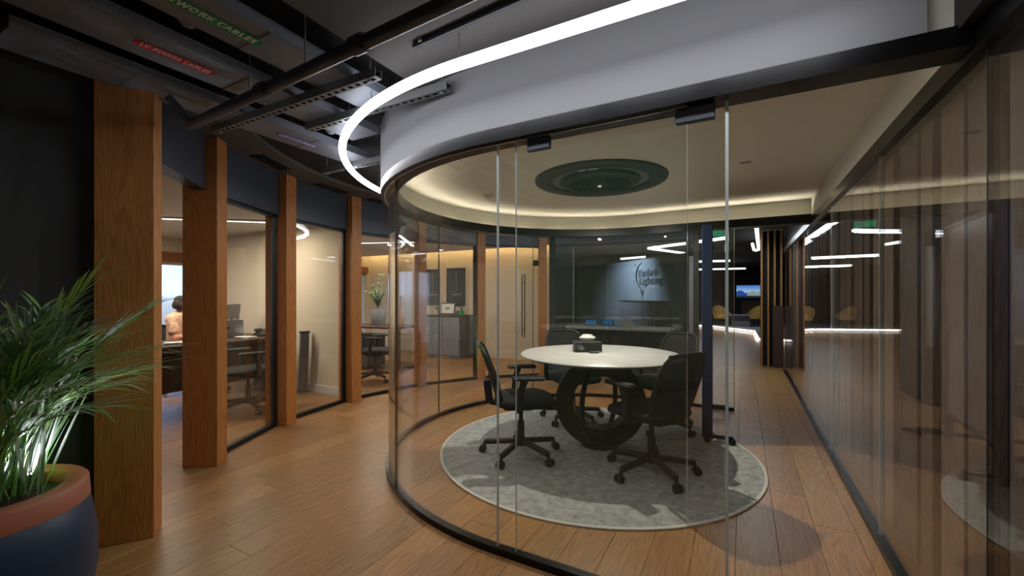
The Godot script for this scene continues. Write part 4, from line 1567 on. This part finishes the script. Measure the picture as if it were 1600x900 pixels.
func build_office_two() -> void:
	var o := thing("plant_desk", "dark desk holding the grey plant pot in the second office", "desk", Vector3(-5.9, 0, -5.5), 0.15)
	var s := mb()
	box(s, Vector3(0, 0.735, 0), Vector3(1.7, 0.035, 0.75), Basis.IDENTITY, 0.004)
	part("desktop", s, M.desk_wood, o)
	for e in [-1.0, 1.0]:
		s = mb()
		for z in [-0.32, 0.32]:
			box(s, Vector3(e * 0.8, 0.36, z), Vector3(0.05, 0.715, 0.05))
		box(s, Vector3(e * 0.8, 0.025, 0), Vector3(0.05, 0.05, 0.6))
		part("leg_frame", s, M.black, o)
	s = mb()
	box(s, Vector3(-0.1, 0.30, 0), Vector3(0.42, 0.56, 0.5), Basis.IDENTITY, 0.004)
	var ped := part("drawer_unit", s, M.cabinet, o)
	for k in 3:
		s = mb()
		box(s, Vector3(0.115, 0.13 + 0.18 * k, 0), Vector3(0.012, 0.16, 0.47), Basis.IDENTITY, 0.003)
		part("drawer_front", s, M.cabinet, ped)
	build_zz(Vector3(-5.74, 0.7535, -5.50))
	# cabinet against the picture wall
	var c := thing("low_cabinet", "grey low cabinet under the framed pictures", "cabinet", Vector3(-5.42, 0, -7.20), 0.0)
	c.scale.x = 0.82
	s = mb()
	box(s, Vector3(0, 0.43, 0), Vector3(1.10, 0.84, 0.52), Basis.IDENTITY, 0.004)
	part("carcass", s, M.cabinet, c)
	s = mb()
	box(s, Vector3(0, 0.865, 0), Vector3(1.16, 0.03, 0.56), Basis.IDENTITY, 0.004)
	part("top", s, M.desk_wood, c)
	for e in [-1.0, 1.0]:
		s = mb()
		box(s, Vector3(e * 0.27, 0.45, 0.268), Vector3(0.525, 0.76, 0.016), Basis.IDENTITY, 0.003)
		var dr := part("door", s, M.grey_pot, c)
		s = mb()
		box(s, Vector3(e * 0.04, 0.55, 0.285), Vector3(0.012, 0.16, 0.02), Basis.IDENTITY, 0.004)
		part("handle", s, M.steel, dr)
	for q in [[Vector3(-6.14, 1.47, -7.49), 0.42, 0.80, "narrow dark framed picture beside the fifth column"], [Vector3(-5.48, 1.47, -7.49), 0.48, 0.82, "wide dark framed picture above the low cabinet"]]:
		var p := thing("framed_picture", q[3], "picture", q[0], 0, "framed pictures on the warm wall")
		s = mb()
		box(s, Vector3.ZERO, Vector3(q[1] - 0.04, q[2] - 0.04, 0.012))
		part("print", s, M.picture, p)
		s = mb()
		for e in [-1.0, 1.0]:
			box(s, Vector3(e * (q[1] / 2 - 0.012), 0, 0.004), Vector3(0.024, q[2], 0.03))
			box(s, Vector3(0, e * (q[2] / 2 - 0.012), 0.004), Vector3(q[1], 0.024, 0.03))
		part("frame", s, M.black, p)
		s = mb()
		tube(s, [Vector3(0.02, q[2] * 0.42, 0.009), Vector3(0.02, -0.12, 0.009)], 0.004, 5)
		for k in 5:
			box(s, Vector3(-0.08 + 0.05 * k, -0.16 - 0.012 * (k % 2), 0.008), Vector3(0.03, 0.03 + 0.012 * (k % 3), 0.003))
		part("drawn_lamp", s, M.silver, p)
	var ds := thing("award_frame", "small white document frame standing on the low cabinet", "frame", Vector3(-5.44, 0.88, -7.16), 0.05)
	s = mb()
	box(s, Vector3(0, 0.13, 0), Vector3(0.36, 0.25, 0.02), Basis(Vector3.RIGHT, -0.18), 0.003)
	part("border", s, M.black, ds)
	s = mb()
	box(s, Vector3(0, 0.13, 0.012), Vector3(0.31, 0.20, 0.004), Basis(Vector3.RIGHT, -0.18))
	part("document", s, M.white, ds)
	s = mb()
	for k in 2:
		box(s, Vector3(0, 0.145 - 0.03 * k, 0.0165 + 0.004 * k), Vector3(0.12 - 0.05 * k, 0.018, 0.002), Basis(Vector3.RIGHT, -0.18))
	part("printed_lines", s, M.black, ds)
	for q in [[Vector3(-5.74, 0.88, -7.16), "tiny potted sprig on the cabinet's left end"], [Vector3(-5.08, 0.88, -7.14), "tiny potted sprig on the cabinet's right end"]]:
		var sp := thing("small_plant", q[1], "plant", q[0], 0, "sprigs on the low cabinet")
		s = mb()
		lathe(s, [Vector2(0, 0), Vector2(0.04, 0), Vector2(0.05, 0.09), Vector2(0.04, 0.085), Vector2(0, 0.08)], 18)
		part("pot", s, M.white if q[0].x < -5.4 else M.green, sp)
		s = mb()
		for k in 14:
			var a := k * 2.4
			blade(s, Vector3(0, 0.08, 0), Vector3(cos(a) * 0.5, 1, sin(a) * 0.5).normalized(), 0.10 + 0.01 * (k % 6), 0.014, 0.3)
		part("leaves", s, M.leaf[1], sp)
	# warm strip in the cove
	var cv := thing("cove_light", "warm strip light hidden in the ceiling cove of the picture wall", "light", Vector3(-5.6, 2.36, -7.245))
	s = mb()
	box(s, Vector3.ZERO, Vector3(5.0, 0.015, 0.02))
	part("diffuser", s, M.led_warm, cv)
	area(Vector3(-5.6, 2.35, -7.28), Vector3(0, -0.6, -0.8), Vector2(5.0, 0.03), Color(1.0, 0.86, 0.62), E_COVE)

# ---------------------------------------------------------------- beyond the round room
func build_far() -> void:
	# angled grey wall with the dark lettering
	var p0 := Vector3(-0.80, 0, -7.65)
	var p1 := Vector3(-3.9, 0, -10.85)
	var w := setting("wall_logo", "grey angled wall carrying dark lettering behind the smoked glass", "wall")
	var s := mb()
	bar(s, p0 + Vector3.UP, p1 + Vector3.UP, 0.08, 2.0)
	part("plaster", s, M.logo_wall, w)
	var d := (p0 - p1).normalized()
	var n := d.cross(Vector3.UP) * -1.0
	var bs := Basis(d, Vector3.UP, d.cross(Vector3.UP))
	if bs.z.dot(Vector3(0, 0, 1)) < 0:
		bs = Basis(d, Vector3.UP, -bs.z)
	var pos := p0.lerp(p1, 0.30) + bs.z * 0.045 + Vector3.UP * 1.66
	var lo := thing("lettering_sign", "dark bulb outline with italic lettering on the grey angled wall", "sign", pos)
	lo.basis = bs.scaled_local(Vector3(0.72, 0.72, 1.0))
	for q in [["Huda®", Vector3(0.02, 0.20, 0)], ["Lighting", Vector3(0.07, -0.02, 0)]]:
		var t := TextMesh.new()
		t.text = q[0]
		var f := SystemFont.new()
		f.font_names = PackedStringArray(["Droid Serif"])
		f.font_italic = true
		f.font_weight = 700
		t.font = f
		t.font_size = 64
		t.pixel_size = 0.26 / 64.0
		t.depth = 0.008
		t.horizontal_alignment = HORIZONTAL_ALIGNMENT_LEFT
		var mi := part("lettering", t, M.logo_ink, lo)
		mi.position = q[1] - Vector3(0.18, 0.12, 0)
	s = mb()
	var pts := []
	for k in 17:
		var a := lerpf(1.75, 4.35, k / 16.0)
		pts.append(Vector3(cos(a) * 0.34 + 0.10, sin(a) * 0.36 + 0.02, 0))
	tube(s, pts, [0.006, 0.01, 0.012, 0.014, 0.016, 0.018, 0.02, 0.02, 0.02, 0.02, 0.02, 0.018, 0.016, 0.014, 0.012, 0.012, 0.012], 6)
	for k in 3:
		box(s, Vector3(0.06, -0.40 - 0.05 * k, 0), Vector3(0.13 - 0.02 * k, 0.028, 0.012))
	for k in 3:
		var a := 2.5 + 0.45 * k
		bar(s, Vector3(cos(a) * 0.46 + 0.10, sin(a) * 0.48 + 0.02, 0), Vector3(cos(a) * 0.58 + 0.10, sin(a) * 0.60 + 0.02, 0), 0.014, 0.01, 0.0, Vector3.BACK)
	part("bulb_outline", s, M.logo_ink, lo)
	var sl := thing("track_spotlight", "small black ceiling spotlight aimed at the lettered wall", "spotlight", Vector3(-2.55, 2.33, -7.75))
	s = mb()
	tube(s, [Vector3(0, 0, 0), Vector3(0.06, -0.05, -0.07)], 0.035, 14)
	part("head", s, M.black_metal, sl)
	s = mb()
	tube(s, [Vector3(0, 0, 0), Vector3(0, CEIL - 2.33, 0)], 0.01, 8)
	part("stem", s, M.black_metal, sl)
	s = mb()
	tube(s, [Vector3(0.0605, -0.0505, -0.0705), Vector3(0.062, -0.052, -0.072)], 0.03, 14)
	part("lens", s, M.led_far, sl)
	var spl := SpotLight3D.new()
	spl.name = "lamp"
	spl.light_color = Color(0.85, 0.93, 1.0)
	spl.light_energy = 7.0
	spl.spot_angle = 48
	spl.spot_range = 20
	spl.light_size = 0.02
	spl.shadow_enabled = true
	add_child(spl, true)
	spl.position = Vector3(-2.55, 2.33, -7.75) + Vector3(0.075, -0.065, -0.088)
	spl.look_at(Vector3(-1.95, 1.35, -8.8))
	# long white counter behind the smoked glass
	var c := thing("long_counter", "long white topped counter behind the smoked glass", "counter", Vector3(-1.86, 0, -7.22), 0.0)
	s = mb()
	box(s, Vector3(0, 0.73, 0), Vector3(1.74, 0.05, 0.5), Basis.IDENTITY, 0.005)
	part("worktop", s, M.desk_white, c)
	s = mb()
	box(s, Vector3(0, 0.35, -0.05), Vector3(1.68, 0.70, 0.40))
	part("carcass", s, M.far_dark, c)
	var bx := thing("display_plinth", "dark box cabinet below the lettering", "cabinet", Vector3(-1.66, 0, -8.22), -0.80)
	s = mb()
	box(s, Vector3(0, 0.58, 0), Vector3(1.3, 1.16, 0.22), Basis.IDENTITY, 0.005)
	part("carcass", s, M.cabinet, bx)
	s = mb()
	box(s, Vector3(0, 1.175, 0), Vector3(1.32, 0.02, 0.24))
	part("top", s, M.far_dark, bx)
	for q in [[Vector3(-2.35, 0.755, -7.22), "small glowing blue screen on the white counter", 0.3], [Vector3(-2.05, 0.755, -7.22), "wider glowing blue screen beside the small one", 0.05]]:
		var m := thing("counter_screen", q[1], "screen", q[0], q[2], "screens on the white counter")
		s = mb()
		box(s, Vector3(0, 0.06, 0), Vector3(0.22, 0.10, 0.015), Basis.IDENTITY, 0.003)
		part("case", s, M.black, m)
		s = mb()
		box(s, Vector3(0, 0.06, 0.009), Vector3(0.19, 0.08, 0.003))
		part("lit_screen", s, glow(Color(0.12, 0.45, 0.70), 0.35), m)
	var cap := thing("white_cap", "white cap lying on the counter", "cap", Vector3(-1.70, 0.755, -7.2), 0.3)
	s = mb()
	lathe(s, [Vector2(0.11, 0.0), Vector2(0.115, 0.03), Vector2(0.10, 0.08), Vector2(0.06, 0.11), Vector2(0, 0.12)], 20)
	part("crown", s, M.white, cap)
	s = mb()
	box(s, Vector3(0, 0.01, 0.14), Vector3(0.16, 0.012, 0.12), Basis.IDENTITY, 0.005)
	part("peak", s, M.white, cap)
	# wall end with a blue screen
	var e := setting("wall_stub", "black wall end carrying a small blue screen", "wall")
	s = mb()
	box(s, Vector3(-0.68, 1.25, -7.15), Vector3(0.1, 2.5, 0.9))
	part("plaster", s, M.far_dark, e)
	# timber slat screen
	var ss := thing("slat_screen", "timber slat screen at the end of the glass wall", "screen", Vector3(0.47, 0, -8.95), 0.0)
	for k in 4:
		s = mb()
		box(s, Vector3(-0.16 + 0.10 * k, 1.23, 0), Vector3(0.028, 2.46, 0.14), Basis.IDENTITY, 0.002)
		part("slat", s, M.slat_gold, ss)
	s = mb()
	box(s, Vector3(0, 1.23, -0.08), Vector3(0.36, 2.46, 0.02))
	part("backing", s, M.far_dark, ss)
	s = mb()
	box(s, Vector3(0.09, 0.55, 0.09), Vector3(0.16, 1.10, 0.03))
	part("low_panel", s, M.brown, ss)
	# lounge
	var pl := setting("floor_platform", "grey lounge platform with a white glowing edge", "platform")
	var edge := [Vector2(-5.0, -20.2), Vector2(-1.0, -18.7), Vector2(0.39, -16.8), Vector2(0.43, -13.8), Vector2(3.9, -13.6)]
	var rear := [Vector2(-5.0, -21.4), Vector2(-1.0, -21.4), Vector2(0.6, -21.4), Vector2(2.5, -21.4), Vector2(3.9, -21.4)]
	s = mb()
	ribbon(s, edge, rear, 0.0, 0.12)
	part("deck", s, M.grey_fabric, pl)
	var pe := thing("platform_edge_light", "white light strip along the lounge platform edge", "light", Vector3(0, 0, 0))
	for k in 4:
		var a: Vector2 = edge[k]
		var b: Vector2 = edge[k + 1]
		var dv := (b - a).normalized()
		var nn := Vector2(-dv.y, dv.x)
		if nn.dot(Vector2(-1, 1)) < 0: nn = -nn
		s = mb()
		bar(s, p3(a + nn * 0.02, 0.05), p3(b + nn * 0.02, 0.05), 0.02, 0.05)
		part("diffuser", s, M.led, pe)
		area(p3((a + b) * 0.5 + nn * 0.05, 0.07), Vector3(nn.x, -0.6, nn.y), Vector2((b - a).length() * 0.95, 0.04), Color(1, 0.97, 0.92), 0.25, Vector3(dv.x, 0, dv.y))
	var tub0: Node3D = null
	var spots := [[Vector3(-0.72, 0.12, -19.0), 0.5, "yellow tub chair left of the passage, seen past the board"], [Vector3(0.46, 0.12, -19.4), -0.6, "yellow tub chair just left of the slat screen"], [Vector3(-2.2, 0.12, -20.2), 0.9, "yellow tub chair deepest in the lounge"]]
	for q in spots:
		if tub0 == null:
			tub0 = thing("tub_chair", q[2], "chair", q[0], q[1], "yellow tub chairs in the lounge")
			s = mb()
			for i in 22:
				var a0 := lerpf(-0.35, PI + 0.35, i / 22.0)
				var a1 := lerpf(-0.35, PI + 0.35, (i + 1) / 22.0)
				for k in 2:
					var r0: float = 0.36 - 0.05 * k
					var h0 := 0.42 + 0.34 * sin(clampf(a0, 0, PI))
					var h1 := 0.42 + 0.34 * sin(clampf(a1, 0, PI))
					var c0 := Vector3(cos(a0), 0, -sin(a0))
					var c1 := Vector3(cos(a1), 0, -sin(a1))
					var sg := 1.0 if k == 0 else -1.0
					quadn(s, c0 * (r0 - 0.08) + Vector3.UP * 0.24, c1 * (r0 - 0.08) + Vector3.UP * 0.24, c1 * r0 + Vector3.UP * h1, c0 * r0 + Vector3.UP * h0, c0 * sg, c1 * sg, c1 * sg, c0 * sg)
				quad(s, Vector3(cos(a0), 0, -sin(a0)) * 0.36 + Vector3.UP * (0.42 + 0.34 * sin(clampf(a0, 0, PI))), Vector3(cos(a1), 0, -sin(a1)) * 0.36 + Vector3.UP * (0.42 + 0.34 * sin(clampf(a1, 0, PI))), Vector3(cos(a1), 0, -sin(a1)) * 0.31 + Vector3.UP * (0.42 + 0.34 * sin(clampf(a1, 0, PI))), Vector3(cos(a0), 0, -sin(a0)) * 0.31 + Vector3.UP * (0.42 + 0.34 * sin(clampf(a0, 0, PI))), Vector3.UP)
			part("shell", s, M.yellow, tub0)
			s = mb()
			lathe(s, [Vector2(0, 0.24), Vector2(0.27, 0.24), Vector2(0.30, 0.32), Vector2(0.28, 0.42), Vector2(0, 0.43)], 24)
			part("seat", s, M.yellow, tub0)
			for k in 4:
				s = mb()
				var a := PI / 4 + k * PI / 2
				tube(s, [Vector3(cos(a) * 0.2, 0.25, sin(a) * 0.2), Vector3(cos(a) * 0.27, 0, sin(a) * 0.27)], 0.013, 6)
				part("leg", s, M.black, tub0)
		else:
			copy(tub0, q[0], q[1], q[2])
	var tb := thing("coffee_table", "low grey coffee table between the yellow chairs", "table", Vector3(-0.08, 0.12, -18.3), 0.1)
	s = mb()
	box(s, Vector3(0, 0.42, 0), Vector3(1.0, 0.03, 0.6), Basis.IDENTITY, 0.004)
	part("top", s, M.grey_fabric, tb)
	s = mb()
	box(s, Vector3(0, 0.2, 0), Vector3(0.6, 0.4, 0.4))
	part("plinth", s, M.cabinet, tb)
	var tv := thing("television", "television with a bright blue mountain picture in the far lounge", "television", Vector3(0.24, 1.47, -21.42), 0.0)
	s = mb()
	box(s, Vector3.ZERO, Vector3(0.98, 0.58, 0.05), Basis.IDENTITY, 0.006)
	part("case", s, M.black, tv)
	var im := Image.create(64, 36, false, Image.FORMAT_RGB8)
	var nz := FastNoiseLite.new()
	nz.seed = 8
	nz.frequency = 0.06
	for x in 64:
		var hill := 18.0 + 8.0 * nz.get_noise_1d(x * 1.0)
		for y in 36:
			var col := Color(0.25, 0.50, 0.85).lerp(Color(0.80, 0.88, 0.95), y / 24.0)
			if y > hill: col = Color(0.12, 0.28, 0.62) if x < 28 else Color(0.55, 0.62, 0.62)
			if y > 30: col = Color(0.12, 0.14, 0.18)
			im.set_pixel(x, y, col)
	var scm := mat(Color(0.02, 0.02, 0.02), 0.3)
	scm.emission_enabled = true
	scm.emission = Color.WHITE
	scm.emission_operator = BaseMaterial3D.EMISSION_OP_MULTIPLY
	scm.emission_texture = ImageTexture.create_from_image(im)
	scm.emission_energy_multiplier = 0.8
	var qm := QuadMesh.new()
	qm.size = Vector2(0.94, 0.54)
	var sc := part("picture_screen", qm, scm, tv)
	sc.position = Vector3(0, 0, 0.027)
	var bw := thing("wood_counter", "brown wooden counter under the television", "counter", Vector3(0.42, 0.12, -21.2))
	s = mb()
	box(s, Vector3(0, 0.45, 0), Vector3(0.9, 0.9, 0.4), Basis.IDENTITY, 0.005)
	part("carcass", s, M.brown, bw)
	s = mb()
	box(s, Vector3(0, 0.91, 0), Vector3(0.94, 0.03, 0.44))
	part("top", s, M.brown, bw)
	# exit sign
	var ex := thing("exit_sign", "green running man exit sign hanging past the room", "sign", Vector3(-0.36, 2.36, -8.1), 0.45)
	s = mb()
	box(s, Vector3.ZERO, Vector3(0.26, 0.11, 0.03), Basis.IDENTITY, 0.004)
	part("lit_panel", s, M.exit_green, ex)
	s = mb()
	box(s, Vector3(0.06, 0, 0.017), Vector3(0.04, 0.075, 0.003))
	tube(s, [Vector3(-0.03, 0.02, 0.017), Vector3(-0.01, -0.01, 0.017), Vector3(-0.04, -0.035, 0.017)], 0.006, 5)
	part("pictogram", s, M.print_white, ex)
	s = mb()
	tube(s, [Vector3(0, 0.05, 0), Vector3(0, CEIL - 2.36, 0)], 0.006, 6)
	part("stem", s, M.black, ex)
	# far hanging lights
	var runs := [
		[[Vector3(0.15, 2.28, -6.3), Vector3(0.235, 2.28, -8.6), Vector3(0.31, 2.28, -10.6), Vector3(0.28, 2.28, -10.8), Vector3(0.22, 2.28, -10.6), Vector3(0.17, 2.28, -9.4)], "hairpin tube light hanging along the passage"],
		[[Vector3(-0.24, 2.28, -8.2), Vector3(-1.74, 2.28, -9.2), Vector3(-1.2, 2.28, -10.7)], "angled tube light above the lettered wall"],
		[[Vector3(-2.9, 2.28, -11.5), Vector3(-2.2, 2.28, -11.2)], "short tube light far behind the lettered wall"],
		[[Vector3(-1.6, 2.25, -13.0), Vector3(-0.3, 2.25, -13.2)], "straight tube light over the near edge of the lounge"],
		[[Vector3(-1.8, 2.25, -17.0), Vector3(0.1, 2.25, -17.2)], "straight tube light over the middle of the lounge"]]
	for q in runs:
		var l := thing("tube_light", q[1], "light", Vector3.ZERO, 0, "tube lights beyond the round room")
		s = mb()
		tube(s, q[0], 0.028, 8)
		part("diffuser", s, M.led_far, l)
		for p in [q[0][0], q[0][1]]:
			s = mb()
			tube(s, [p, Vector3(p.x, CEIL, p.z)], 0.003, 5)
			part("hanger", s, M.steel, l)
		var dv: Vector3 = q[0][1] - q[0][0]
		area((q[0][0] + q[0][1]) * 0.5 + Vector3(0, -0.03, 0), Vector3.DOWN, Vector2(dv.length() * 0.96, 0.045), Color(0.95, 0.98, 1.0), E_FAR * (3.0 if q[0][0].z < -16 else 1.0), dv.normalized())

const E_RING := 0.15
const E_STRIP := 0.17
const E_RECEPTION := 1.1
const E_ROOM := 3.6
const E_POT := 1.3
const E_OFFICE := 6.5
const E_COVE := 1.6
const E_FAR := 1.3

func _ready() -> void:
	make_materials()
	set_view_and_light()
	build_floor()
	build_ceiling()
	build_drum()
	build_round_glass()
	build_right_wall()
	build_shell()
	build_offices()
	build_led_ring()
	build_services()
	build_cassette()
	build_rug_table()
	build_chairs()
	build_board()
	build_palm()
	build_office_one()
	build_office_two()
	build_person()
	build_far()
